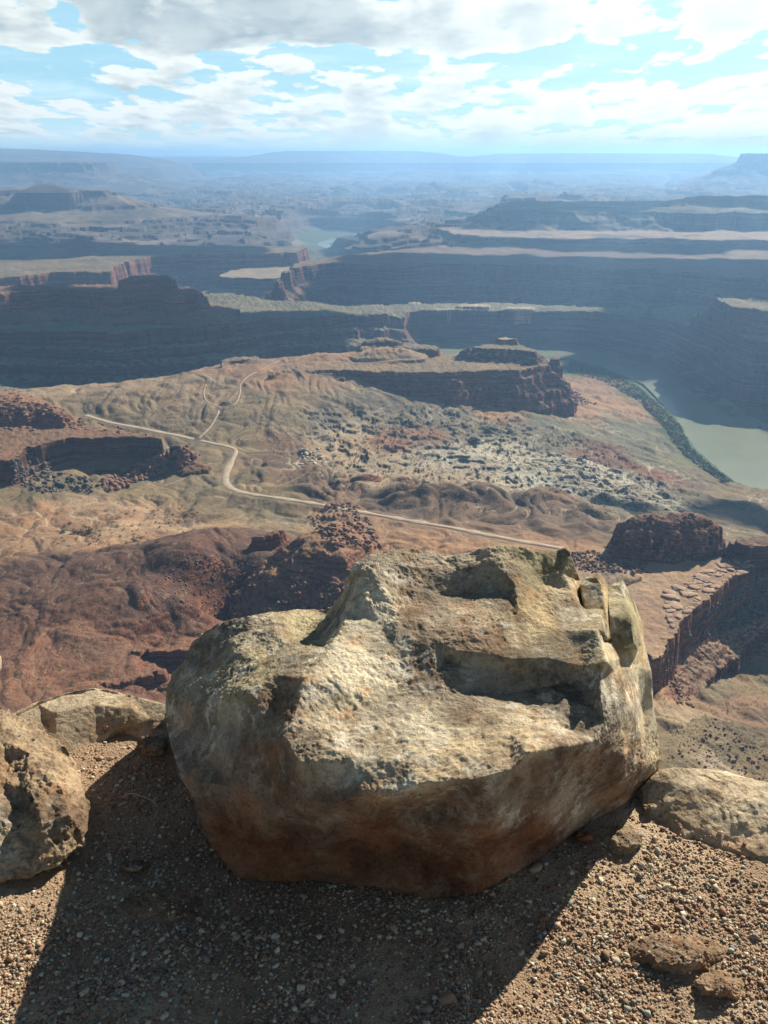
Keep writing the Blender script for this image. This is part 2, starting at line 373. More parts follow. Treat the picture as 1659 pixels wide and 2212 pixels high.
# first rank: the wall across the river
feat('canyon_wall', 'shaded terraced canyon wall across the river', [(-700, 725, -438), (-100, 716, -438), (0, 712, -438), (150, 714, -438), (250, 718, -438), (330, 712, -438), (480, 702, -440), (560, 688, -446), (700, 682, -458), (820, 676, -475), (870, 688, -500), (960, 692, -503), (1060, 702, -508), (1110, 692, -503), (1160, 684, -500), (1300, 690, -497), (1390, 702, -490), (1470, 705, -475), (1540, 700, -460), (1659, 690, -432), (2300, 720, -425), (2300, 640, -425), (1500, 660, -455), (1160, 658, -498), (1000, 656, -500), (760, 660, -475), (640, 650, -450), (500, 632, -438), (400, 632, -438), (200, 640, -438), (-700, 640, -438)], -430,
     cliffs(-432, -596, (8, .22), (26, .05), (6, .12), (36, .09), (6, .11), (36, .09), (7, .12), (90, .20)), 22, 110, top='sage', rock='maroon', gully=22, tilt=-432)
feat('butte', 'broad dark butte on the plateau at the left', [(-400, 652, -375), (0, 640, -375), (120, 628, -372), (200, 632, -375), (240, 638, -375), (300, 632, -370), (400, 634, -370), (425, 640, -375), (420, 622, -370), (300, 615, -370), (0, 620, -372), (-400, 620, -372)], -373,
     cliffs(-368, -438, (8, .30), (12, .12), (8, .26), (35, .14), (50, .18)), 20, 90, top='red', rock='brick', gully=16)
feat('butte', 'flat-topped summit block on the dark butte at the left', [(250, 618, -345), (300, 612, -345), (350, 610, -345), (380, 616, -345), (360, 604, -345), (290, 604, -345)], -345,
     cliffs(-332, -374, (6, .5), (14, .2), (5, .2), (12, .1)), 9, 50, top='red', rock='brick')
feat('butte', 'big dark butte on the canyon wall at the right edge', [(1502, 690, -440), (1520, 672, -400), (1560, 664, -380), (1659, 676, -380), (2000, 700, -380), (2000, 650, -380), (1659, 650, -380), (1540, 652, -385)], -380,
     cliffs(-374, -440, (6, .55), (16, .15), (8, .2), (40, .1)), 14, 80, top='olive', rock='maroon', gully=10)
feat('butte', 'small dark knob on the rim left of the big right-hand butte', [(1372, 672, -455), (1402, 668, -455), (1418, 674, -455), (1395, 678, -455)], -455,
     cliffs(-453, -490, (8, .5), (14, .3), (20, .2)), 8, 50, top='maroon', rock='maroon')
for q, (x0, x1, yy, zt, lb) in enumerate([(880, 912, 652, -486, 'small pale capped rock on the canyon rim, leftmost of the four'), (905, 985, 664, -492, 'low pale rock cap second from the left on the canyon rim'), (985, 1062, 657, -486, 'flat pale rock cap third from the left on the canyon rim'), (1090, 1160, 662, -488, 'pale rock cap at the right end of the rim group')]):
    feat('rock_cap', lb, [(x0, yy + 5, zt), (x1 - 8, yy + 6, zt), (x1, yy + 3, zt), (x1 - 12, yy, zt), (x0 + 6, yy, zt)], zt,
         cliffs(zt, zt - 14, (2, .7), (10, .3)), 3, 22, top='pale', rock='dust')
# inner mesa
feat('mesa', 'banded red mesa with a tan top in the middle of the view', [(585, 812, -446), (620, 802, -444), (700, 798, -442), (800, 800, -442), (900, 804, -442), (980, 806, -444), (1050, 800, -444), (1120, 802, -446), (1165, 796, -448), (1186, 796, -450), (1184, 778, -446), (1120, 752, -438), (1060, 750, -436), (960, 764, -440), (880, 752, -432), (800, 758, -436), (700, 768, -438), (620, 776, -440)], -444,
     cliffs(-443, -520, (4, .14), (11, .10), (4, .10), (11, .10), (4, .12), (8, .08), (5, .16), (20, .20)), 9, 60, top='olive', rock='brick', gully=14)
feat('mesa', 'lower red shelf at the foot of the banded mesa', [(1010, 884, -520), (1080, 872, -520), (1160, 868, -522), (1195, 866, -525), (1205, 850, -530), (1150, 845, -520), (1020, 860, -515)], -520,
     cliffs(-519, -548, (4, .4), (8, .2), (20, .4)), 7, 40, top='olive', rock='brick', gully=5)
feat('butte', 'layered red knoll behind the tan saddle of the mesa', [(770, 768, -438), (800, 756, -436), (880, 762, -440), (945, 772, -445), (948, 758, -440), (900, 745, -432), (800, 738, -430)], -436,
     cliffs(-428, -500, (4, .2), (9, .08), (4, .2), (12, .12), (30, .4)), 8, 40, top='sage', rock='brick')
feat('butte', 'pointed grey cap of the layered red knoll', [(795, 741, -424), (840, 739, -422), (860, 742, -424), (820, 733, -420)], -422,
     cliffs(-414, -430, (14, .5), (3, .3), (10, .2)), 4, 30, top='sage', rock='maroon')
feat('hill', 'rounded tan dome on the mesa top', [(800, 768, -436), (880, 768, -436), (870, 760, -432), (820, 758, -432)], -434,
     [(-12, -420), (0, -423), (20, -430), (50, -438)], 4, 40, top='tan', rock='tan')
feat('butte', 'craggy grey summit at the right end of the banded mesa', [(1005, 764, -432), (1060, 760, -424), (1120, 762, -424), (1150, 776, -434), (1160, 770, -432), (1120, 748, -420), (1060, 746, -420)], -425,
     cliffs(-417, -446, (3, .2), (12, .3), (3, .2), (14, .3)), 6, 30, top='sage', rock='maroon', gully=5)
feat('rock_cap', 'crag of rocks crowning the right end of the banded mesa', [(1072, 738, -411), (1116, 738, -411), (1112, 732, -409), (1078, 731, -409)], -410,
     cliffs(-406, -420, (3, .6), (8, .4)), 3, 14, top='dust', rock='brown')
feat('pinnacle', 'thin rock pinnacle at the right tip of the banded mesa', [(1188, 790, -448), (1208, 790, -448), (1208, 780, -446), (1192, 780, -446)], -440,
     cliffs(-434, -452, (2, .7), (6, .3)), 2, 12, top='maroon', rock='maroon')
feat('cliff', 'dark notch cliff behind the tan ridge', [(480, 795, -448), (500, 778, -442), (560, 772, -439), (560, 766, -439), (500, 768, -440), (476, 780, -444)], -444,
     cliffs(-443, -540, (3, .6), (30, .4)), 4, 30, top='olive', rock='maroon')
# left red outcrop
feat('cliff', 'shaded red cliff with a rocky crest at the left', [(-300, 985, -428), (20, 985, -430), (60, 962, -434), (140, 948, -438), (240, 946, -440), (340, 952, -444), (350, 960, -446), (338, 950, -446), (300, 944, -446), (200, 930, -444), (120, 905, -440), (-300, 870, -428)], -438,
     cliffs(-438, -484, (3, .62), (5, .04), (3, .12), (26, .22)), 7, 34, top='red', rock='maroon')
feat('outcrop', 'jagged red rock fin at the tip of the left cliff', [(352, 965, -448), (372, 957, -444), (400, 956, -444), (424, 968, -452), (418, 976, -458), (396, 972, -452), (368, 972, -454)], -448,
     cliffs(-447, -486, (3, .7), (6, .1), (14, .2)), 5, 14, top='red', rock='maroon')
feat('outcrop', 'lumpy sunlit red slickrock at the left edge', [(-300, 900, -420), (0, 895, -420), (80, 900, -426), (140, 915, -434), (150, 912, -436), (100, 878, -428), (55, 852, -420), (0, 840, -410), (-300, 830, -400)], -420,
     [(-60, -400), (-20, -410), (0, -420), (8, -432), (22, -444), (34, -452)], 8, 30, top='red', rock='red')
# red dome in front of the road
feat('outcrop', 'red slickrock dome heaped with boulders below the road', [(610, 1232, -428), (660, 1250, -430), (760, 1262, -430), (815, 1215, -430), (800, 1160, -420), (770, 1115, -408), (715, 1112, -406), (650, 1150, -420), (600, 1195, -428)], -420,
     [(-40, -403), (-24, -408), (-12, -416), (0, -426), (20, -440), (44, -458), (62, -472)], 9, 30, top='orange', rock='red')
feat('outcrop', 'jagged red fin left of the slickrock dome', [(540, 1172, -432), (590, 1150, -424), (615, 1140, -422), (606, 1152, -424), (560, 1180, -434)], -428,
     cliffs(-423, -446, (3, .6), (10, .4)), 3, 12, top='red', rock='brick')
# right-hand dark butte and bench
feat('butte', 'dark rounded red butte on the right with ribbed sides', [(1345, 1190, -412), (1420, 1195, -412), (1520, 1192, -412), (1550, 1175, -410), (1540, 1140, -400), (1480, 1118, -392), (1380, 1120, -392), (1335, 1150, -402)], -402,
     [(-40, -374), (-14, -380), (-8, -387), (-2, -390), (0, -396), (3, -408), (8, -412), (12, -426), (20, -434)], 8, 26, top='maroon', rock='brick', gully=5, steps=5)
feat('bench', 'tan slickrock bench ending in a curved cliff on the right', [(1760, 1195, -418), (1659, 1212, -418), (1600, 1235, -418), (1540, 1282, -418), (1500, 1310, -418), (1470, 1345, -420), (1440, 1400, -424), (1425, 1440, -428), (1405, 1450, -430), (1240, 1300, -425), (1235, 1200, -425), (1300, 1195, -425), (1580, 1180, -418), (1760, 1150, -418)], -420,
     cliffs(-419, -480, (3, .7), (5, .06), (25, .24)), 4, 30, top='peach', rock='red', gully=3)
feat('canyon_wall', 'dark shaded cliff running off the right edge', [(1572, 1192, -414), (1610, 1176, -408), (1659, 1164, -405), (1800, 1160, -405), (1800, 1190, -408), (1659, 1200, -412), (1610, 1212, -416)], -410,
     cliffs(-400, -420, (3, .6), (10, .4)), 8, 22, top='brown', rock='maroon')
feat('cliff', 'small shaded ledge in the reddish flats at lower left', [(235, 1402, -452), (300, 1412, -454), (390, 1410, -456), (500, 1420, -460), (500, 1400, -460), (380, 1400, -456), (300, 1404, -453)], -455,
     cliffs(-453, -474, (2, .7), (6, .3)), 3, 14, top='red', rock='brick')
feat('cliff', 'short shaded ledge beside the pale slab at lower left', [(205, 1478, -450), (250, 1482, -451), (300, 1468, -452), (360, 1460, -454), (360, 1450, -454), (280, 1462, -452)], -452,
     cliffs(-450, -462, (2, .7), (6, .3)), 2.5, 10, top='red', rock='brick')
feat('cliff', 'notched dark ledges on the lower right slopes', [(1540, 1552, -456), (1590, 1575, -460), (1640, 1600, -462), (1700, 1640, -462), (1700, 1700, -455), (1480, 1700, -448), (1440, 1590, -448), (1500, 1545, -451)], -455,
     cliffs(-453, -476, (2, .55), (3, .05), (8, .4)), 5, 18, top='olive', rock='brown')

feat('hill', 'red hill flank cut by shaded gullies left of the boulder', [(300, 1240, -446), (380, 1232, -446), (440, 1222, -444), (520, 1214, -442), (600, 1228, -444), (660, 1240, -446), (700, 1215, -440), (560, 1170, -432), (460, 1150, -431), (380, 1170, -436), (290, 1205, -444)], -440,
     [(-60, -431), (-20, -436), (0, -441), (18, -452), (26, -462), (44, -476), (60, -492)], 8, 40, top='maroon', rock='brick', gully=20)
DOMES = [(690, 1040, 50, 36, 17), (772, 1052, 60, 30, 15), (855, 1082, 46, 24, 15), (930, 1078, 56, 28, 18), (1045, 1075, 80, 34, 16), (1000, 1108, 60, 26, 9),
         (600, 1015, 40, 30, 10), (860, 1010, 22, 14, 6), (955, 1022, 34, 16, 8), (640, 1100, 50, 24, 6), (1150, 1085, 60, 30, 9), (1260, 1000, 30, 12, 5),
         (1120, 1120, 70, 26, 8), (1225, 1110, 50, 26, 9), (720, 1100, 40, 20, 5), (560, 1030, 26, 22, 6), (270, 1280, 120, 40, 6), (400, 1300, 70, 40, 9)]
_dm = []
for sx, sy, wx, wy, h in DOMES:
    c = P(sx, sy, -492); k = c[1] / FPX
    _dm.append((c[0], c[1], wx * k * 0.95, wy * k * 2.3 * 0.85, h))
RIVERS = [[(1160, 766), (1240, 776), (1300, 791), (1368, 820), (1440, 880), (1474, 918), (1496, 962), (1544, 1005), (1592, 1043), (1659, 1064), (2100, 1160), (2300, 1100), (2100, 1040), (1830, 1010), (1659, 948), (1600, 915), (1530, 870), (1450, 815), (1380, 780), (1250, 752), (1000, 748), (930, 752), (930, 772), (1000, 775)]]
_riv = sdf(gx.astype(float), gy.astype(float), np.array([P(a, b, -600) for a, b in RIVERS[0]]))
# roads: centre lines traced in the photo
ROADS = [([(185, 897), (235, 912), (300, 924), (370, 938), (440, 953), (492, 964), (509, 972), (503, 990), (493, 1010), (487, 1032), (491, 1048), (510, 1060), (545, 1068), (600, 1076), (680, 1088), (760, 1102), (850, 1118), (940, 1134), (1040, 1152), (1130, 1170), (1215, 1186)], -489, 5.2, 'graded dirt road winding through the basin'),
         ([(430, 945), (455, 920), (470, 895), (476, 880), (505, 874), (518, 850), (520, 830), (545, 808), (600, 790), (680, 782), (780, 782), (880, 776)], -470, 2.0, 'faint two-track climbing to the mesa saddle'),
         ([(476, 880), (448, 868), (440, 850), (445, 830)], -462, 1.8, 'short spur of the faint track'),
         ([(560, 800), (590, 785), (610, 776)], -443, 1.8, 'worn path on the orange saddle')]

ZONES = {}
PENIN = sdf(gx.astype(float), gy.astype(float), np.array([P(a, b, -595) for a, b in [(1100, 780), (1240, 790), (1300, 804), (1360, 830), (1430, 888), (1468, 925), (1492, 970), (1540, 1012), (1590, 1045), (1500, 1100), (1000, 1000), (800, 800)]]))
def zone(name, pts, z, soft=10):
    d = sdf(gx.astype(float), gy.astype(float), np.array([P(a, b, z) for a, b in pts]))
    ZONES[name] = (d, soft)
zone('smooth', [(-100, 900), (180, 860), (500, 790), (640, 780), (560, 900), (660, 960), (700, 1060), (1200, 1060), (1300, 1150), (1200, 1200), (600, 1110), (440, 1120), (250, 1040), (380, 990)], -480, 25)
zone('badland', [(640, 910), (1000, 880), (1250, 900), (1450, 980), (1540, 1080), (1400, 1120), (1150, 1060), (800, 1050), (700, 1010)], -505, 25)
zone('slab', [(1100, 1010), (1180, 985), (1260, 1000), (1400, 1050), (1500, 1090), (1540, 1110), (1400, 1110), (1250, 1070)], -515, 12)
zone('slabtop', [(1000, 960), (1100, 950), (1200, 1000), (1160, 1040), (1020, 1020), (900, 1020), (840, 1000)], -505, 14)
zone('ribs', [(60, 858), (370, 850), (500, 800), (640, 785), (620, 860), (680, 905), (560, 925), (470, 930), (300, 915), (150, 890)], -470, 16)
zone('mounds', [(560, 985), (700, 1000), (1000, 1030), (1250, 1060), (1500, 1110), (1300, 1160), (1100, 1145), (800, 1105), (560, 1062), (500, 1030)], -485, 22)
def billow(x, y):
    wx = x + 26 * perlin(x / 75, y / 75 + 9); wy = y + 26 * perlin(x / 75 + 4, y / 75)
    b1 = np.abs(perlin(wx / 100, wy / 120)); b2 = np.abs(perlin(wx / 41 + 5, wy / 50)); b3 = np.abs(perlin(wx / 17 + 5, wy / 20))
    rb = np.abs(perlin((wx + wy * .12) / 36, wy / 260 + 3))
    return b1, b2, b3, rb
def zmask(name, x, y):
    d, s = ZONES[name]; return sstep(-gsample(d, x, y), -s, s)

def height(x, y, full=False):
    r = np.hypot(x, y)
    h = gsample(gz, x, y)
    far = sstep(r, 3800, 5500)
    sm = zmask('smooth', x, y); bad = zmask('badland', x, y); slab = zmask('slab', x, y)
    near = 1 - sstep(r, 2300, 3300)
    # rolling relief with eroded gullies
    g1 = ridged(x + 30 * perlin(x / 90, y / 90), y * 0.55, 62, 4, .55, 2)
    b1, b2, b3, rb = billow(x, y); rib = zmask('ribs', x, y); mou = zmask('mounds', x, y)
    h = h + near * (fbm(x, y, 190, 3, .5, 5) * 6 + (g1 - .55) * (3 + 9 * bad) * (1 - .5 * rib) + (1 - rib) * ((b1 - .25) * (9 + 14 * mou) + (b2 - .25) * (6 + 5 * mou) + (b3 - .2) * 2.0) + rib * ((rb - .2) * 6.5 + (b2 - .25) * 5 + b3 * 2) + fbm(x, y, 24, 5, .66, 8) * (1.9 + 2.6 * bad - .9 * sm))
    for cx, cy, ax, ay, hh in _dm:
        q = ((x - cx) / ax) ** 2 + ((y - cy) / ay) ** 2
        m = q < 6
        if m.any(): h[m] += hh * 1.05 * np.exp(-q[m] ** 1.1)
    # badlands: broken ledges
    hb = terrace(h + fbm(x, y, 34, 3, .55, 12) * 5, 5.0, .22)
    h = h + (hb - h) * bad * 0.75
    # tilted white strata
    t = (x * 0.35 + y * 0.94 + fbm(x, y, 60, 3, .5, 4) * 16) / 15.0
    fr = t - np.floor(t)
    h = h + slab * (np.where(fr < .85, fr * 5.2, (1 - fr) * 30) + 1.5)
    # far country: stepped tablelands and side canyons
    if (far > 0).any():
        n = fbm(x, y, 1300, 6, .58, 21)
        cn = 1 - np.abs(fbm(x, y, 2600, 4, .5, 33)) * 4.0
        hf = n * 170 - sstep(cn, .55, .95) * 110
        hf = terrace(hf, 20, .14, 9)
        wide = 1 - .75 * sstep(r, 14000, 30000)
        h = h + far * (hf * wide + fbm(x, y, 260, 5, .65, 41) * 9)
    fid = np.zeros(x.shape, np.int16)
    top = np.zeros(x.shape, np.int16)
    j1 = ridged(x, y, 1.0 * 30, 2, .5, 6)
    for f in FEATS:
        d = gsample(f['grid'], x, y)
        if f['label'].startswith('shaded terraced'): d = d + 900 * sstep(-gsample(PENIN, x, y), -14, 8)
        m = d < f['reach']
        if not m.any(): continue
        xm, ym, dm = x[m], y[m], d[m]
        wv = fbm(xm, ym, f['wl'], 4, .55, f['id'])
        dm = dm + wv * f['warp'] * 1.6
        if f['gully']:
            gg = ridged(xm, ym, f['gully'] * 3.2, 3, .5, f['id'] + 3)
            dm = dm + (0.55 - gg) * f['gully'] * 1.5 * sstep(dm, -f['gully'], f['gully'] * .6)
        pr = f['prof']
        z = np.interp(dm, pr[:, 0], pr[:, 1])
        if f['zg'] is not None: z = z + gsample(f['zg'], xm, ym)
        if f['mode'] == 'max':
            z = np.where(dm > pr[-1, 0], -9999, z)
            amp = min(f['warp'] * .35, 14)
            z = z + fbm(xm, ym, f['wl'] * .5, 4, .6, f['id'] + 50) * amp * np.where(dm < 0, .8, .45)
            # warped rim height follows the traced control points
            win = z > h[m]
            hm = h[m]; hm[win] = z[win]; h[m] = hm
            im = fid[m]; im[win] = f['id']; fid[m] = im
        else:
            hm = h[m]; win = z < hm; hm[win] = z[win]; h[m] = hm
            im = fid[m]; im[win & (z < -585)] = -f['id']; fid[m] = im
    # rocky small relief on features
    onf = (fid > 0) & (r < 3200)
    if onf.any():
        k = np.clip(r[onf] / 1400, .6, 2)
        h[onf] += fbm(x[onf], y[onf], 13, 4, .6, 71) * 2.6 * k
    # river bed
    rd = gsample(_riv, x, y) + fbm(x, y, 70, 3, .5, 91) * 9
    bank = np.interp(rd, [-30, -4, 4, 30, 90], [-606, -603, -598.5, -597, -590])
    rm = rd < 90
    h[rm] = np.where(rd[rm] < 30, np.minimum(h[rm], bank[rm]), np.minimum(h[rm], bank[rm] + np.clip(rd[rm] - 30, 0, 60) * 0.9))
    h = np.where(rd < 2, np.minimum(h, bank), h)
    if full: return h, fid, rd
    return h
# ---- road ribbons: heights from the terrain, smoothed along the line
def spline(pts, n):
    p = np.array(pts, float); t = np.r_[0, np.cumsum(np.hypot(*np.diff(p, axis=0).T[:2]))]
    tt = np.linspace(0, t[-1], n)
    # Catmull-Rom through the points
    out = []
    for v in tt:
        i = min(np.searchsorted(t, v, 'right') - 1, len(p) - 2)
        u = (v - t[i]) / (t[i + 1] - t[i])
        p0, p1, p2, p3 = p[max(i - 1, 0)], p[i], p[i + 1], p[min(i + 2, len(p) - 1)]
        out.append(0.5 * (2 * p1 + (p2 - p0) * u + (2 * p0 - 5 * p1 + 4 * p2 - p3) * u * u + (3 * p1 - p0 - 3 * p2 + p3) * u ** 3))
    return np.array(out)
def on_ground(sx, sy, z0=-485, it=6):
    """where the sight line through a photo pixel lands on the terrain"""
    d = ray(sx, sy); sx = np.asarray(sx, float)
    lo = np.full(np.shape(sx), 300.0) / d[..., 1]; 
    ks = np.exp(np.linspace(math.log(420), math.log(9000), 420))
    best = np.full(np.shape(sx), ks[-1]); done = np.zeros(np.shape(sx), bool)
    for k in ks:
        q = d * k
        hit = (~done) & (q[..., 2] < height(q[..., 0].copy(), q[..., 1].copy()))
        best = np.where(hit, k, best); done |= hit
        if done.all(): break
    a_ = best / (ks[1] / ks[0]); b_ = best.copy()
    for _ in range(9):
        m_ = (a_ + b_) / 2; q = d * m_[..., None]; u_ = q[..., 2] < height(q[..., 0].copy(), q[..., 1].copy())
        b_ = np.where(u_, m_, b_); a_ = np.where(u_, a_, m_)
    return d * b_[..., None]
_roads = []
for pts, z0, hw, lb in ROADS:
    s = spline(pts, 160)
    w = P(s[:, 0], s[:, 1], z0)
    for _ in range(8):                      # settle the traced line on the terrain
        hz = height(w[:, 0].copy(), w[:, 1].copy())
        hz = np.convolve(np.pad(hz, 12, 'edge'), np.ones(25) / 25, 'valid')
        w = w * 0.4 + P(s[:, 0], s[:, 1], hz) * 0.6
    hz = height(w[:, 0].copy(), w[:, 1].copy()); hz = np.convolve(np.pad(hz, 10, 'edge'), np.ones(21) / 21, 'valid')
    w[:, 2] = hz
    _roads.append((w, hw, lb))
_rg = []
for w, hw, lb in _roads:
    seg = w[::2]
    best = np.full(gx.shape, 1e9, np.float32); bz = np.zeros(gx.shape, np.float32)
    _rg.append((w, hw))
_height0 = height
def road_blend(x, y, h):
    for w, hw in _rg:
        x0, x1, y0, y1 = w[:, 0].min() - 30, w[:, 0].max() + 30, w[:, 1].min() - 30, w[:, 1].max() + 30
        m = (x > x0) & (x < x1) & (y > y0) & (y < y1)
        if not m.any(): continue
        xm, ym = x[m], y[m]
        best = np.full(xm.shape, 1e9); bz = np.zeros(xm.shape)
        for i in range(0, len(w) - 2, 2):
            a, b = w[i], w[i + 2]
            e = b - a
            t = np.clip(((xm - a[0]) * e[0] + (ym - a[1]) * e[1]) / (e[0] ** 2 + e[1] ** 2 + 1e-9), 0, 1)
            dd = np.hypot(xm - a[0] - t * e[0], ym - a[1] - t * e[1])
            k = dd < best
            best[k] = dd[k]; bz[k] = (a[2] + t * e[2])[k]
        q = 1 - sstep(best, hw * 1.15, hw * 1.15 + 9 + hw)
        h[m] = h[m] * (1 - q) + (bz - 0.35) * q
    return h
def height(x, y, full=False):
    if full:
        h, fid, rd = _height0(x, y, True); return road_blend(x, y, h), fid, rd
    return road_blend(x, y, _height0(x, y))

# ---- adaptive log-polar mesh: dense where the view sees much surface
LOD = 1.0
cols = np.concatenate([np.linspace(-75, -29.5, 46)[:-1], np.linspace(-29.5, 29.5, int(1180 * LOD)), np.linspace(29.5, 75, 46)[1:]])
cols = np.radians(cols)
NR = int(1560 * LOD)
cc = cols[::5]; lr = np.linspace(math.log(330), math.log(34000), 3000)
aa, ll = np.meshgrid(cc, lr, indexing='ij'); rr = np.exp(ll)
hh = height(np.sin(aa) * rr, np.cos(aa) * rr)
el = np.arctan2(hh, rr); de = np.diff(el, axis=1)
dens = np.where(de > 0, de, -de * 0.25) + 0.055 * np.diff(ll, axis=1)
ker = np.exp(-0.5 * (np.arange(-6, 7) / 2.6) ** 2); ker /= ker.sum()
dens = np.apply_along_axis(lambda v: np.convolve(np.pad(v, 6, 'edge'), ker, 'valid'), 0, dens)
cdf = np.concatenate([np.zeros((len(cc), 1)), np.cumsum(dens, 1)], 1); cdf /= cdf[:, -1:]
tgt = np.linspace(0, 1, NR)
rl = np.stack([np.interp(tgt, cdf[i], lr) for i in range(len(cc))])
fi = np.clip(np.arange(len(cols)) / 5.0, 0, len(cc) - 1.001); i0 = fi.astype(int); fr = (fi - i0)[:, None]
RLOG = rl[i0] * (1 - fr) + rl[np.minimum(i0 + 1, len(cc) - 1)] * fr
AA = np.repeat(cols[:, None], NR, 1)
X = np.sin(AA) * np.exp(RLOG); Y = np.cos(AA) * np.exp(RLOG)
Z, FID, RD = height(X, Y, True)
del aa, ll, rr, hh, el, de, dens, cdf
# painted albedo: ground colour and rock colour
GC = gsample(gcol, X, Y)
RC = GC * 0.0 + np.array(C['brick'])
RR = np.hypot(X, Y)
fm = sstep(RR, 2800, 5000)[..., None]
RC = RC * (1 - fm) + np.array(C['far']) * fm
bm = zmask('badland', X, Y)[..., None]; RC = RC * (1 - bm * .8) + np.array(C['sage']) * bm * .8
sbm = zmask('slab', X, Y)[..., None]; RC = RC * (1 - sbm * .7) + np.array((.30, .29, .24)) * sbm * .7
smm = zmask('smooth', X, Y)[..., None]; RC = RC * (1 - smm) + GC * 0.85 * smm
STR = np.ones(X.shape); STR[(zmask('smooth', X, Y) > .5)] = 0.15
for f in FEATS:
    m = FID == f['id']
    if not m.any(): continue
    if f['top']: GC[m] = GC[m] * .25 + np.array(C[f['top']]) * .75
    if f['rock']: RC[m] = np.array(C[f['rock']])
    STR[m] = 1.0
WHT = np.maximum(zmask('slab', X, Y), zmask('slabtop', X, Y) * .5); WHT[FID > 0] = 0
gm = (RD < 46 + fbm(X, Y, 60, 3) * 30) & (RR < 3500) & (FID <= 0)
_b1, _b2, _b3, _rb = billow(X, Y); _ri = zmask('ribs', X, Y)
WASH = np.maximum(1 - sstep(_b2, .0, .055), (1 - sstep(_b1, .0, .035))) * (1 - _ri) + (1 - sstep(_rb, 0, .05)) * _ri * .6
WASH *= (1 - sstep(RR, 1900, 2600)) * sstep(fbm(X, Y, 120, 3, .5, 44), -.15, .25); WASH *= .25 + .75 * sstep(RR, 1050, 1250); WASH[FID > 0] *= .15
GRN = np.where(gm, 1.0, 0.0); GRN[FID < 0] = 0.8
WHT = WHT * (1 - GRN)

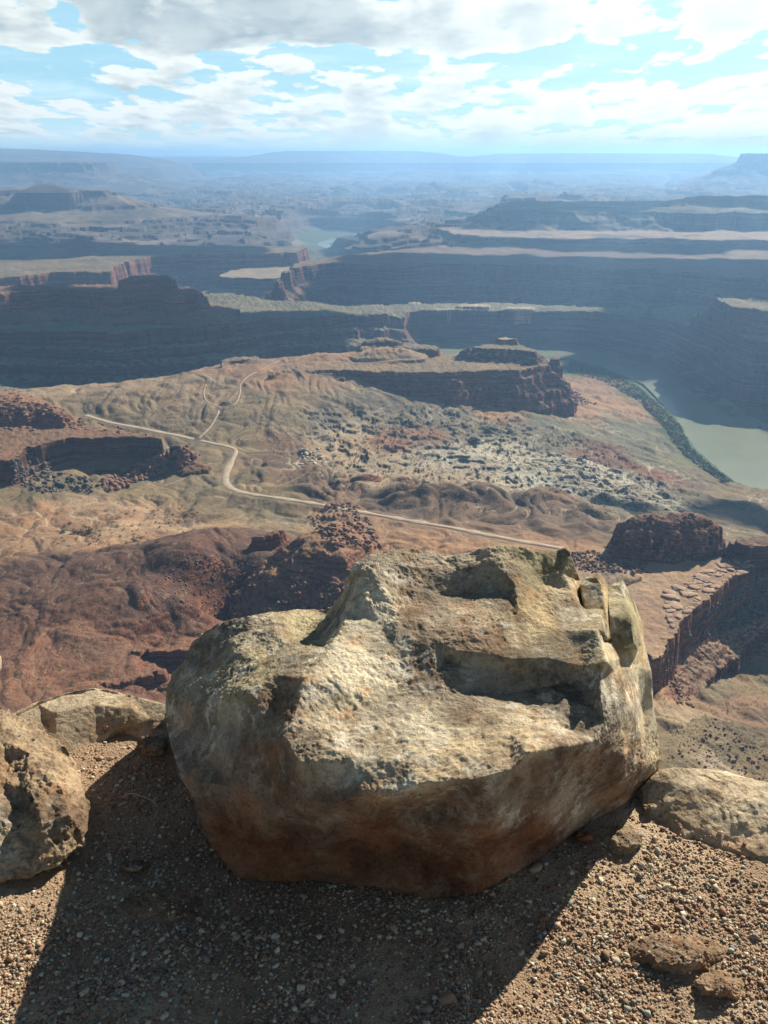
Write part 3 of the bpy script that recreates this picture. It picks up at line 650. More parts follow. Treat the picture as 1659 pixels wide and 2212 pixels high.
# ---- terrain material
def terrain_material():
    m = bpy.data.materials.new("canyon_ground"); m.use_nodes = True
    t = NT(m.node_tree); t.n.clear()
    pos = t.new('ShaderNodeNewGeometry').outputs['Position']
    nrm = t.new('ShaderNodeNewGeometry').outputs['Normal']
    px, py, pz = t.xyz(pos)
    ga_ = t.new('ShaderNodeAttribute', dict(attribute_name='ground')).outputs['Color']
    ra_ = t.new('ShaderNodeAttribute', dict(attribute_name='rock')).outputs['Color']
    mk = t.new('ShaderNodeAttribute', dict(attribute_name='mask')).outputs['Color']
    ms = t.n.new('ShaderNodeSeparateColor'); t.l.new(mk, ms.inputs[0]); mstr, mwht, mgrn = ms.outputs
    dist = t.n.new('ShaderNodeVectorMath'); dist.operation = 'LENGTH'; t.l.new(pos, dist.inputs[0]); dist = dist.outputs['Value']
    nz = t.xyz(nrm)[2]
    n_big = t.noise(pos, 0.011, 5, .6, .3)
    n_mid = t.noise(pos, 0.06, 5, .65, .2)
    n_fin = t.noise(pos, 0.35, 4, .65)
    n_far = t.noise(t.vmath('MULTIPLY', pos, (1, 1, 3)), 0.0030, 8, .66, .2)
    # cliff mask from the slope
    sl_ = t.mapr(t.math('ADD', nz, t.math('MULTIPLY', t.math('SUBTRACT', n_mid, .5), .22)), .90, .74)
    # strata: bands at constant height, slightly wavy
    wv = t.math('ADD', pz, t.math('MULTIPLY', n_big, 9.0))
    sv = t.comb(t.math('MULTIPLY', px, .0015), t.math('MULTIPLY', py, .0015), t.math('MULTIPLY', wv, .115))
    band = t.noise(sv, 1.0, 5, .62)
    bcol = t.ramp(band, [(.28, (.45, .42, .42)), (.42, (.75, .66, .60)), (.49, (1.5, 1.35, 1.25)), (.54, (.50, .44, .42)), (.66, (1.75, 1.65, 1.5)), (.78, (.7, .68, .66))])
    rk = t.mix(mstr, ra_, t.mix(1.0, ra_, bcol, 'MULTIPLY'))
    joint = t.noise(t.vmath('MULTIPLY', pos, (1, 1, .3)), .13, 6, .68)
    rk = t.mix(t.mapr(joint, .38, .62, .45, 0), rk, t.mix(1.0, rk, (.55, .52, .52), 'MULTIPLY'))
    # ground tint variation
    gcx = t.mix(t.mapr(n_big, .35, .68), t.mix(1.0, ga_, (.78, .80, .84), 'MULTIPLY'), t.mix(1.0, ga_, (1.16, 1.08, .98), 'MULTIPLY'))
    gcx = t.mix(t.mapr(n_mid, .45, .75, 0, .55), gcx, t.mix(1.0, gcx, (.72, .76, .70), 'MULTIPLY'))
    gcx = t.mix(t.mapr(n_fin, .3, .7, .3, 0), gcx, t.mix(1.0, gcx, (.6, .6, .6), 'MULTIPLY'))
    # pale washes: thin light veins in the flats
    vn = t.noise(t.vmath('MULTIPLY', pos, (1, 1, .3)), .030, 5, .6, .6)
    vein = t.mapr(t.math('ABSOLUTE', t.math('SUBTRACT', vn, .5)), .0, .012, 1, 0)
    vein = t.math('MULTIPLY', vein, t.mapr(n_mid, .45, .6, 0, .6))
    gcx = t.mix(vein, gcx, (.36, .29, .19))
    wsh = t.xyz(t.new('ShaderNodeAttribute', dict(attribute_name='wash')).outputs['Color'])[0]
    gcx = t.mix(t.math('MULTIPLY', wsh, t.mapr(n_fin, .3, .6, .35, .85)), gcx, (.43, .36, .245))
    n_gr = t.noise(pos, .9, 5, .75)
    gcx = t.mix(t.mapr(n_gr, .52, .40, 0, .5), gcx, t.mix(1.0, gcx, (.55, .54, .50), 'MULTIPLY'))
    gcx = t.mix(t.mapr(n_gr, .54, .66, 0, .4), gcx, t.mix(1.0, gcx, (1.35, 1.3, 1.25), 'MULTIPLY'))
    # scrub dots
    vd = t.voro(pos, .17, 'F1', 1.0); vd2 = t.voro(pos, .42, 'F1', 1.0)
    patch = t.mapr(t.noise(pos, .02, 3, .6), .42, .62)
    dots = t.math('MULTIPLY', t.mapr(vd, .20, .28, 1, 0), patch)
    dots2 = t.math('MULTIPLY', t.mapr(vd2, .20, .30, .7, 0), t.math('ADD', .35, patch))
    dots = t.math('MULTIPLY', t.math('MAXIMUM', dots, dots2), t.mapr(dist, 2600, 1500, 0, .75))
    gcx = t.mix(dots, gcx, (.075, .075, .045))
    # far country: streaks of pale and dark flats, both darkened in place of cloud shade
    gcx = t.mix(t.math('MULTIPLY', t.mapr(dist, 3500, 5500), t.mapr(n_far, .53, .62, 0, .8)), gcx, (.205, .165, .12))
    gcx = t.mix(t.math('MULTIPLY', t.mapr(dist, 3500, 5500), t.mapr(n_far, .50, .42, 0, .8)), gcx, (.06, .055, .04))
    # white strata zones
    wu = t.math('ADD', t.math('MULTIPLY', px, .94), t.math('MULTIPLY', py, -.35)); wv_ = t.math('ADD', t.math('MULTIPLY', px, .35), t.math('MULTIPLY', py, .94))
    wn = t.noise(t.comb(t.math('MULTIPLY', wu, .016), t.math('MULTIPLY', wv_, .11), 0.0), 1.0, 6, .62, .25)
    wcol = t.mix(t.mapr(wn, .44, .52), (.25, .20, .13), t.mix(t.mapr(n_fin, .3, .7), (.34, .30, .215), (.47, .42, .30)))
    wcol = t.mix(t.mapr(vd, .16, .30, .75, 0), wcol, (.085, .085, .055))
    gcx = t.mix(mwht, gcx, wcol)
    # riverside thicket
    gv = t.mix(t.mapr(n_fin, .35, .65), (.028, .05, .018), (.10, .13, .05))
    gcx = t.mix(t.math('MULTIPLY', mgrn, t.mapr(n_mid, .3, .45, .5, 1)), gcx, gv)
    rk = t.mix(t.math('MULTIPLY', mwht, .8), rk, (.25, .225, .18))
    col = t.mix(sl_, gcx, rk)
    # bump
    rough_h = t.math('ADD', t.math('MULTIPLY', t.noise(pos, .11, 8, .72, .1), 5.0), t.math('MULTIPLY', t.math('MULTIPLY', band, sl_), 7.0))
    rough_h = t.math('ADD', rough_h, t.math('MULTIPLY', t.math('MULTIPLY', joint, sl_), 4.0))
    rough_h = t.math('ADD', rough_h, t.math('MULTIPLY', dots, .8))
    st = t.math('ADD', .35, t.math('MULTIPLY', t.math('MAXIMUM', sl_, mwht), .55))
    st = t.math('MULTIPLY', st, t.mapr(dist, 9000, 2500, .35, 1))
    b = t.bump(rough_h, st, 1.0)
    bs = t.new('ShaderNodeBsdfPrincipled', Base_Color=col, Roughness=.95, Normal=b)
    bs.inputs['Specular IOR Level'].default_value = .12
    o = t.new('ShaderNodeOutputMaterial'); t.l.new(bs.outputs[0], o.inputs[0])
    return m
M_TERR = terrain_material()

def mesh_np(name, co, faces, mat=None, smooth=False):
    me = bpy.data.meshes.new(name); nv = len(co); nf = len(faces); k = faces.shape[1]
    me.vertices.add(nv); me.vertices.foreach_set('co', np.ascontiguousarray(co, np.float32).ravel())
    me.loops.add(nf * k); me.loops.foreach_set('vertex_index', np.ascontiguousarray(faces, np.int32).ravel())
    me.polygons.add(nf); me.polygons.foreach_set('loop_start', np.arange(0, nf * k, k, dtype=np.int32))
    if smooth: me.polygons.foreach_set('use_smooth', np.ones(nf, bool))
    me.update(calc_edges=True)
    ob = bpy.data.objects.new(name, me); S.collection.objects.link(ob)
    if mat: me.materials.append(mat)
    return ob
def attr(me, name, arr):
    a = me.attributes.new(name, 'FLOAT_COLOR', 'POINT')
    v = np.ones((len(arr), 4), np.float32); v[:, :arr.shape[1]] = arr
    a.data.foreach_set('color', v.ravel())
def mark(o, kind=None, label=None, cat=None, group=None):
    if kind: o['kind'] = kind
    if label: o['label'] = label
    if cat: o['category'] = cat
    if group: o['group'] = group
    return o

na, nr = X.shape
co = np.stack([X, Y, Z], -1).reshape(-1, 3)
idx = np.arange(na * nr).reshape(na, nr)
quads = np.stack([idx[:-1, :-1], idx[1:, :-1], idx[1:, 1:], idx[:-1, 1:]], -1).reshape(-1, 4)[:, ::-1]
fq = np.maximum(FID, 0)[:-1, :-1].reshape(-1)
named = {}
for f in FEATS:
    if f['mode'] == 'max': named[f['id']] = f
keep = np.zeros(len(FEATS) + 2, int)
for i in named: keep[i] = i
grp = keep[fq]
gcf, rcf = GC.reshape(-1, 3), RC.reshape(-1, 3)
mkf = np.stack([STR, WHT, GRN], -1).reshape(-1, 3); wsf = np.stack([WASH] * 3, -1).reshape(-1, 3)
for g in np.unique(grp):
    q = quads[grp == g]
    u, inv = np.unique(q, return_inverse=True)
    nm = 'terrain' if g == 0 else named[g]['name']
    ob = mesh_np(nm, co[u], inv.reshape(-1, 4), M_TERR)
    attr(ob.data, 'ground', gcf[u]); attr(ob.data, 'rock', rcf[u]); attr(ob.data, 'mask', mkf[u]); attr(ob.data, 'wash', wsf[u])
    mark(ob, 'structure', 'eroded canyon country of red, tan and grey ground below the viewpoint' if g == 0 else named[g]['label'],
         'terrain' if g == 0 else nm.replace('_', ' '))
del quads, co, gcf, rcf, mkf

# ---- simple materials
def simple(name, build):
    m = bpy.data.materials.new(name); m.use_nodes = True
    t = NT(m.node_tree); t.n.clear()
    sh = build(t)
    o = t.new('ShaderNodeOutputMaterial'); t.l.new(sh, o.inputs[0]); return m
def road_sh(t):
    pos = t.new('ShaderNodeNewGeometry').outputs['Position']
    n = t.noise(pos, .12, 4, .6)
    c = t.mix(t.mapr(n, .35, .65), (.27, .205, .135), (.35, .27, .18))
    return t.new('ShaderNodeBsdfPrincipled', Base_Color=c, Roughness=.95).outputs[0]
M_ROAD = simple('packed_dirt', road_sh)
for w, hw, lb in _roads:
    tg = np.gradient(w[:, :2], axis=0); tg /= np.hypot(tg[:, 0], tg[:, 1])[:, None]
    nn = np.stack([-tg[:, 1], tg[:, 0]], 1)
    jit = hw * (1 + .45 * perlin(np.arange(len(w)) * .31, np.arange(len(w)) * 0 + .5))
    rows = []
    for s_, dz in ((-1, -.5), (-.9, 0), (0, .05), (.9, 0), (1, -.5)):
        p = w.copy(); p[:, :2] += nn * s_ * jit[:, None]; p[:, 2] += dz + 0.22; rows.append(p)
    rv = np.stack(rows, 1).reshape(-1, 3); n_ = len(w); ii = np.arange(n_ * 5).reshape(n_, 5)
    q = np.stack([ii[:-1, :-1], ii[:-1, 1:], ii[1:, 1:], ii[1:, :-1]], -1).reshape(-1, 4)
    nm = 'dirt_road' if hw > 4 else 'dirt_track'
    mark(mesh_np(nm, rv, q, M_ROAD), 'structure', lb, 'dirt road' if hw > 4 else 'track')

def water_sh(t):
    pos = t.new('ShaderNodeNewGeometry').outputs['Position']
    n = t.noise(pos, .6, 4, .6); n2 = t.noise(pos, .012, 3, .5)
    c = t.mix(n2, (.17, .19, .12), (.24, .25, .16))
    b = t.bump(n, .35, .6)
    return t.new('ShaderNodeBsdfPrincipled', Base_Color=c, Roughness=.16, Normal=b).outputs[0]
M_WATER = simple('muddy_water', water_sh)
def water(pts, z, label):
    w = np.array([P(a, b, z) for a, b in pts])
    me = bpy.data.meshes.new('river')
    import bmesh
    bm = bmesh.new(); vs = [bm.verts.new(p) for p in w]; f = bm.faces.new(vs); f.normal_update()
    if f.normal.z < 0: f.normal_flip()
    bmesh.ops.triangulate(bm, faces=bm.faces[:]); bm.to_mesh(me); bm.free()
    me.materials.append(M_WATER)
    o = bpy.data.objects.new('river', me); S.collection.objects.link(o)
    mark(o, 'structure', label, 'river')
def grow(pts, k):
    c = np.mean(pts, 0); return [tuple(c + (np.array(p) - c) * k) for p in pts]
water([(1100, 770), (1240, 785), (1320, 800), (1390, 830), (1420, 860), (1440, 900), (1490, 970), (1540, 1025), (1620, 1070), (1700, 1100), (2200, 1240), (2500, 1100), (2100, 1000), (1830, 975), (1700, 940), (1620, 895), (1550, 850), (1470, 800), (1400, 765), (1250, 740), (1000, 735), (880, 745), (880, 790)], -600, 'muddy green river curving along the foot of the far wall')
water([(688, 523), (720, 514), (757, 506), (764, 510), (738, 519), (708, 527), (722, 532), (768, 537), (762, 541), (715, 539), (686, 530)], -600.3, 'distant glinting bend of the river near the centre')
water([(372, 612), (400, 604), (440, 597), (456, 599), (420, 608), (385, 617)], -600.3, 'sliver of green river in the middle gorge')

# ---- haze
def haze():
    import bmesh
    bm = bmesh.new(); bmesh.ops.create_cube(bm, size=1.0)
    me = bpy.data.meshes.new('haze'); bm.to_mesh(me); bm.free()
    o = bpy.data.objects.new('haze', me); S.collection.objects.link(o)
    zt, zb = 135.0, -640.0
    o.scale = (80000, 80000, zt - zb); o.location = (0, 0, (zt + zb) / 2)
    m = bpy.data.materials.new('haze'); m.use_nodes = True
    t = NT(m.node_tree); t.n.clear()
    v = t.new('ShaderNodeVolumePrincipled', Density=7.2e-5, Anisotropy=.5)
    v.inputs['Color'].default_value = (.34, .615, 1.0, 1)
    out = t.new('ShaderNodeOutputMaterial'); t.l.new(v.outputs[0], out.inputs['Volume'])
    me.materials.append(m); mark(o, 'stuff')
haze()

# ---- unseen clouds placed above the frame to cast shadows on the canyon
def ico(sub):
    import bmesh
    bm = bmesh.new(); bmesh.ops.create_icosphere(bm, subdivisions=sub, radius=1.0)
    v = np.array([p.co[:] for p in bm.verts]); f = np.array([[q.index for q in p.verts] for p in bm.faces]); bm.free()
    return v, f
def cloud_sh(t):
    return t.new('ShaderNodeBsdfDiffuse', Color=(.9, .9, .9, 1)).outputs[0]
M_CLOUD = simple('cloud', cloud_sh)
SHADE = [  # (outline on the ground as seen in the photo, ground height, puff radius)
    ([(640, 640), (700, 604), (1000, 598), (1500, 612), (1800, 628), (1800, 660), (1400, 650), (900, 640)], -500, 100),
    ([(1230, 705), (1400, 690), (1500, 640), (2000, 640), (2000, 880), (1750, 840), (1600, 790), (1450, 752), (1250, 738)], -520, 80),
    ([(-100, 752), (300, 758), (500, 735), (760, 715), (760, 755), (500, 790), (250, 810), (-100, 800)], -520, 70),
    ([(-100, 520), (560, 518), (560, 545), (100, 560), (-100, 560)], -440, 150),
    ([(850, 520), (1660, 535), (1900, 560), (1400, 552), (900, 540)], -440, 180),
    ([(1040, 488), (1090, 458), (1480, 448), (1900, 446), (1900, 486), (1500, 486)], -400, 170),
    ([(1510, 1075), (1560, 1065), (1760, 1090), (1760, 1180), (1600, 1160), (1500, 1130)], -530, 30),
    ([(1270, 1070), (1420, 1075), (1440, 1095), (1300, 1110)], -500, 20),
]
def clouds():
    rs = np.random.RandomState(5); V, F = ico(2)
    off = np.array(SUN[:])
    for qi, (poly, z0, rad) in enumerate(SHADE):
        w = np.array([P(a, b, z0) for a, b in poly])
        alt = 1500.0 if rad < 150 else 1950.0
        k = (alt - z0) / off[2]
        mn, mx = w.min(0), w.max(0)
        step = rad * .8
        xs, ys = np.meshgrid(np.arange(mn[0] - rad, mx[0] + rad, step), np.arange(mn[1] - rad, mx[1] + rad, step))
        xs = xs + rs.uniform(-.35, .35, xs.shape) * step; ys = ys + rs.uniform(-.35, .35, ys.shape) * step
        d = sdf(xs.ravel(), ys.ravel(), w) + fbm(xs.ravel(), ys.ravel(), rad * 6, 3, .6, qi) * rad * 1.6
        ok = d < -rad * .25
        vs, fs, n = [], [], 0
        for px_, py_, dd in zip(xs.ravel()[ok], ys.ravel()[ok], d[ok]):
            r_ = rad * rs.uniform(.75, 1.35) * (1 if dd < -rad else .75)
            q = V * (1 + .22 * rs.randn(len(V), 1) * .6)
            q = q * [r_, r_, r_ * .45]
            vs.append(q + [px_ + off[0] * k, py_ + off[1] * k, alt + rs.uniform(-.2, .3) * r_]); fs.append(F + n); n += len(V)
        if not vs: continue
        o = mesh_np('cloud', np.concatenate(vs), np.concatenate(fs), M_CLOUD, True)
        mark(o, 'structure', 'unseen cloud above the frame, placed to shade the canyon', 'cloud')
clouds()
# ================================================================ ROCK DEBRIS AND SCRUB IN THE CANYON
def rock_proto(seed, rough=.35, flat=.75):
    rs = np.random.RandomState(seed); V, F = ico(2); V = V.copy()
    for _ in range(7):                                    # cut flat facets
        n = rs.randn(3); n /= np.linalg.norm(n); c = rs.uniform(.45, .85)
        d = V @ n; V = V - np.outer(np.maximum(d - c, 0), n)
    V *= [1, rs.uniform(.7, 1), flat * rs.uniform(.7, 1)]
    V += rs.randn(*V.shape) * .035
    return V, F
_PRO = [rock_proto(i) for i in range(9)]
def inpoly_pts(poly, n, rs):
    p = np.array(poly, float); mn, mx = p.min(0), p.max(0); out = np.zeros((0, 2))
    while len(out) < n:
        q = rs.uniform(mn, mx, (n * 3, 2)); d = sdf(q[:, 0], q[:, 1], p); out = np.concatenate([out, q[d < 0]])
    return out[:n]
def debris(name, label, poly, n, smin, smax, mat, seed, z0=-470, sink=.25, flat=1.0, protos=None):
    rs = np.random.RandomState(seed); s = inpoly_pts(poly, n, rs)
    w = on_ground(s[:, 0], s[:, 1]); vs, fs, k = [], [], 0
    for i in range(n):
        V, F = (protos or _PRO)[rs.randint(len(protos or _PRO))]
        sz = smin * (smax / smin) ** (rs.rand() ** 1.8) * .5
        a = rs.rand() * 6.28; c_, s_ = math.cos(a), math.sin(a)
        q = V * [sz, sz * rs.uniform(.6, 1), sz * flat]
        q = np.stack([q[:, 0] * c_ - q[:, 1] * s_, q[:, 0] * s_ + q[:, 1] * c_, q[:, 2]], 1)
        q = q + w[i] + [0, 0, sz * flat * (1 - 2 * sink) * .6]
        vs.append(q); fs.append(F + k); k += len(V)
    o = mesh_np(name, np.concatenate(vs), np.concatenate(fs), mat)
    return mark(o, 'stuff', label, name.replace('_', ' '))
def stone_sh(c1, c2, sc=.3):
    def f(t):
        pos = t.new('ShaderNodeNewGeometry').outputs['Position']
        rnd = t.new('ShaderNodeNewGeometry').outputs['Random Per Island']
        n = t.noise(pos, sc, 5, .65)
        c = t.mix(t.math('ADD', t.math('MULTIPLY', rnd, .6), t.math('MULTIPLY', n, .4)), c1, c2)
        b = t.bump(n, .6, 1.2)
        return t.new('ShaderNodeBsdfPrincipled', Base_Color=c, Roughness=.95, Normal=b).outputs[0]
    return f
M_RUB = simple('red_talus', stone_sh((.10, .05, .033), (.27, .135, .08)))
M_PRUB = simple('pale_rock', stone_sh((.20, .17, .12), (.42, .37, .27)))
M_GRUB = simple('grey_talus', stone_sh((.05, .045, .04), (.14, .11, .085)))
def leaf_sh(t):
    rnd = t.new('ShaderNodeNewGeometry').outputs['Random Per Island']
    c = t.mix(rnd, (.035, .05, .02), (.12, .125, .06))
    return t.new('ShaderNodeBsdfPrincipled', Base_Color=c, Roughness=.9).outputs[0]
M_BUSH = simple('scrub_leaves', leaf_sh)
debris('talus_rubble', 'tumbled red blocks below the shaded cliff at the left', [(205, 1050), (250, 1020), (330, 990), (400, 968), (430, 985), (400, 1005), (330, 1030), (250, 1060)], 620, 3, 15, M_RUB, 1)
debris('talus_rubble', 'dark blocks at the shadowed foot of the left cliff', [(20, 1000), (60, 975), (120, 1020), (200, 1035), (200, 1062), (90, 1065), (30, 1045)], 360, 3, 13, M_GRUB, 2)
debris('slickrock_knobs', 'knobs and cracks on the sunlit outcrop at the left edge', [(0, 830), (60, 850), (170, 900), (330, 940), (200, 930), (0, 930)], 420, 3, 16, M_RUB, 3, sink=.5, flat=.6)
debris('boulder_pile', 'red boulders heaped on the slickrock dome', [(660, 1120), (720, 1085), (770, 1090), (815, 1150), (820, 1190), (760, 1180), (700, 1190), (690, 1150)], 320, 3, 12, M_RUB, 4)
debris('boulder_pile', 'red blocks strewn below the slickrock dome', [(600, 1300), (640, 1260), (740, 1250), (760, 1290), (700, 1320), (600, 1330)], 360, 2, 8, M_RUB, 5)
debris('boulder_pile', 'small red blocks at the edge of the bench behind the boulder', [(1200, 1195), (1290, 1190), (1330, 1215), (1400, 1215), (1400, 1240), (1260, 1235)], 420, 2, 7, M_RUB, 6)
debris('talus_rubble', 'knobbly blocks over the dark butte on the right', [(1310, 1180), (1360, 1130), (1400, 1105), (1500, 1110), (1560, 1160), (1570, 1190), (1440, 1215)], 520, 2, 8, M_RUB, 7, sink=.4)
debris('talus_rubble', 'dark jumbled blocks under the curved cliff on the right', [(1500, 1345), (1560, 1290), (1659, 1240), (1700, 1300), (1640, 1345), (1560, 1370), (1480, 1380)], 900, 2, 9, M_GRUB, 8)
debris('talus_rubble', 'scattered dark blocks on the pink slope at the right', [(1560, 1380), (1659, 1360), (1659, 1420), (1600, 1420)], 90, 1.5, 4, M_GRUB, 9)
debris('talus_rubble', 'red blocks beside the curved cliff foot at the right', [(1425, 1420), (1450, 1420), (1480, 1480), (1500, 1530), (1460, 1520), (1440, 1470)], 150, 1.5, 6, M_RUB, 10)
debris('slab_rocks', 'flat slickrock slabs lying on the curved bench', [(1440, 1290), (1500, 1240), (1620, 1205), (1640, 1215), (1540, 1275), (1480, 1330), (1440, 1370)], 130, 5, 22, M_PRUB if False else simple('bench_rock', stone_sh((.20, .12, .075), (.36, .23, .14))), 11, flat=.22)
debris('pale_blocks', 'pale broken blocks in the middle of the basin', [(640, 975), (690, 965), (700, 1000), (650, 1005)], 40, 5, 16, M_PRUB, 12, flat=.6)
debris('pale_blocks', 'pale rock rims scattered over the badlands', [(620, 960), (800, 900), (1020, 895), (1200, 1000), (1240, 1040), (1050, 1040), (800, 1000)], 420, 1.5, 6, M_PRUB, 13, flat=.4, sink=.45)
debris('talus_rubble', 'fallen blocks at the right foot of the banded mesa', [(1215, 850), (1240, 845), (1290, 872), (1240, 876)], 160, 3, 10, M_RUB, 14)
debris('talus_rubble', 'dark rocks on the lower right slopes', [(1480, 1600), (1540, 1550), (1659, 1620), (1659, 1690), (1440, 1640)], 260, 1, 4, M_RUB, 15)
def bush_proto(seed):
    rs = np.random.RandomState(seed); v, f, k = [], [], 0
    for _ in range(26):
        c = rs.randn(3) * [.42, .42, .26]; a = rs.randn(2, 3) * .2
        v.append(np.array([c - a[0], c + a[0], c + a[1]])); f.append([[k, k + 1, k + 2]]); k += 3
    return np.concatenate(v), np.concatenate(f)
_BP = [bush_proto(i) for i in range(5)]
debris('desert_scrub', 'dark specks of scrub dotting the basin', [(560, 930), (800, 880), (1300, 900), (1520, 1050), (1300, 1120), (900, 1100), (620, 1060)], 1700, 2.5, 5, M_BUSH, 20, protos=_BP)
debris('desert_scrub', 'dark scrub speckling the tan hillside behind the road', [(120, 860), (480, 830), (640, 900), (620, 960), (400, 945), (200, 895)], 900, 2, 4.5, M_BUSH, 24, protos=_BP)
debris('desert_scrub', 'dark scrub on the slopes at the right edge', [(1430, 1440), (1659, 1400), (1659, 1680), (1440, 1640)], 900, .8, 2.2, M_BUSH, 25, protos=_BP)
debris('talus_rubble', 'loose red stones on the hill below the road', [(420, 1180), (600, 1230), (740, 1250), (740, 1320), (440, 1340), (330, 1260)], 700, 1.2, 4.5, M_RUB, 26)
debris('desert_scrub', 'scattered green shrubs on the orange flats', [(120, 1130), (420, 1080), (450, 1140), (300, 1190), (100, 1180)], 160, 3, 8, M_BUSH, 21, protos=_BP)
debris('desert_scrub', 'low scrub peppering the red slopes', [(0, 1190), (460, 1160), (600, 1230), (400, 1350), (360, 1490), (0, 1490)], 3200, 1.0, 2.6, M_BUSH, 22, protos=_BP)
debris('riverside_thicket', 'dark green thicket along the near river bank', [(1230, 782), (1300, 797), (1366, 826), (1438, 886), (1472, 924), (1494, 968), (1542, 1011), (1584, 1042), (1560, 1042), (1505, 1006), (1466, 972), (1436, 926), (1380, 868), (1300, 824), (1230, 806)], 4200, 3, 9, M_BUSH, 23, protos=_BP)
for i, (sx, sy, sz, lb) in enumerate([(133, 1150, 9, 'small green shrub left of the pair on the orange flats'), (166, 1152, 13, 'wide low shrub beside the largest one on the orange flats'), (193, 1150, 15, 'largest dark green shrub on the orange flats at the left'), (294, 1168, 10, 'single green shrub at the front edge of the orange flats')]):
    w = on_ground(np.array([sx]), np.array([sy]))[0]; rs = np.random.RandomState(i)
    vs, fs, k = [], [], 0
    for j in range(14):
        V, F = _BP[j % 5]; vs.append(V * 3.2 * sz / 12 + w + rs.randn(3) * [sz * .3, sz * .3, sz * .12] + [0, 0, sz * .22]); fs.append(F + k); k += len(V)
    o = mesh_np('shrub', np.concatenate(vs), np.concatenate(fs), M_BUSH); mark(o, None, lb, 'shrub', 'shrubs on the orange flats')
# ================================================================ THE LEDGE IN FRONT
_prm = np.random.RandomState(3).permutation(512).astype(np.int64)
_g3 = np.random.RandomState(4).randn(512, 3); _g3 /= np.linalg.norm(_g3, axis=1)[:, None]
def perlin3(p):
    i = np.floor(p).astype(np.int64); f = p - i; u = f * f * f * (f * (f * 6 - 15) + 10); i &= 511
    def g(dx, dy, dz):
        h = _prm[(_prm[(_prm[(i[:, 0] + dx) & 511] + i[:, 1] + dy) & 511] + i[:, 2] + dz) & 511]
        q = _g3[h]; return q[:, 0] * (f[:, 0] - dx) + q[:, 1] * (f[:, 1] - dy) + q[:, 2] * (f[:, 2] - dz)
    a = g(0, 0, 0) + u[:, 0] * (g(1, 0, 0) - g(0, 0, 0)); b = g(0, 1, 0) + u[:, 0] * (g(1, 1, 0) - g(0, 1, 0))
    c = g(0, 0, 1) + u[:, 0] * (g(1, 0, 1) - g(0, 0, 1)); d = g(0, 1, 1) + u[:, 0] * (g(1, 1, 1) - g(0, 1, 1))
    e = a + u[:, 1] * (b - a); k = c + u[:, 1] * (d - c)
    return (e + u[:, 2] * (k - e)) * 1.6
def fbm3(p, wl, oct=4, gain=.5, seed=0.0):
    s, a, t = 0.0, 1.0, 0.0
    for i in range(oct):
        s = s + a * perlin3(p * (2.03 ** i / wl) + seed * 7.7 + i * 13.1); t += a; a *= gain
    return s / t
def subdivide(v, f, extra=None):
    e = np.concatenate([f[:, [0, 1]], f[:, [1, 2]], f[:, [2, 0]]]); e.sort(1)
    u, inv = np.unique(e, axis=0, return_inverse=True); inv = inv.reshape(-1)
    m = (v[u[:, 0]] + v[u[:, 1]]) / 2; n = len(v); k = len(f)
    a, b, c = inv[:k] + n, inv[k:2 * k] + n, inv[2 * k:] + n
    return np.concatenate([v, m]), np.concatenate([np.stack([f[:, 0], a, c], 1), np.stack([a, f[:, 1], b], 1), np.stack([c, b, f[:, 2]], 1), np.stack([a, b, c], 1)])
def smooth(v, f, it=1, k=.5, keep=None):
    e = np.concatenate([f[:, [0, 1]], f[:, [1, 2]], f[:, [2, 0]]]); e.sort(1); e = np.unique(e, axis=0)
    for _ in range(it):
        s = np.zeros_like(v); c = np.zeros(len(v))
        for a, b in ((0, 1), (1, 0)):
            np.add.at(s, e[:, a], v[e[:, b]]); np.add.at(c, e[:, a], 1)
        w = v + k * (s / c[:, None] - v)
        v = np.where(keep[:, None], v, w) if keep is not None else w
    return v
def normals(v, f):
    n = np.cross(v[f[:, 1]] - v[f[:, 0]], v[f[:, 2]] - v[f[:, 0]]); o = np.zeros_like(v)
    for i in range(3): np.add.at(o, f[:, i], n)
    return o / (np.linalg.norm(o, axis=1)[:, None] + 1e-12)
def atD(sx, sy, D):
    d = ray(sx, sy); return d * (np.asarray(D) / d[..., 1])[..., None]

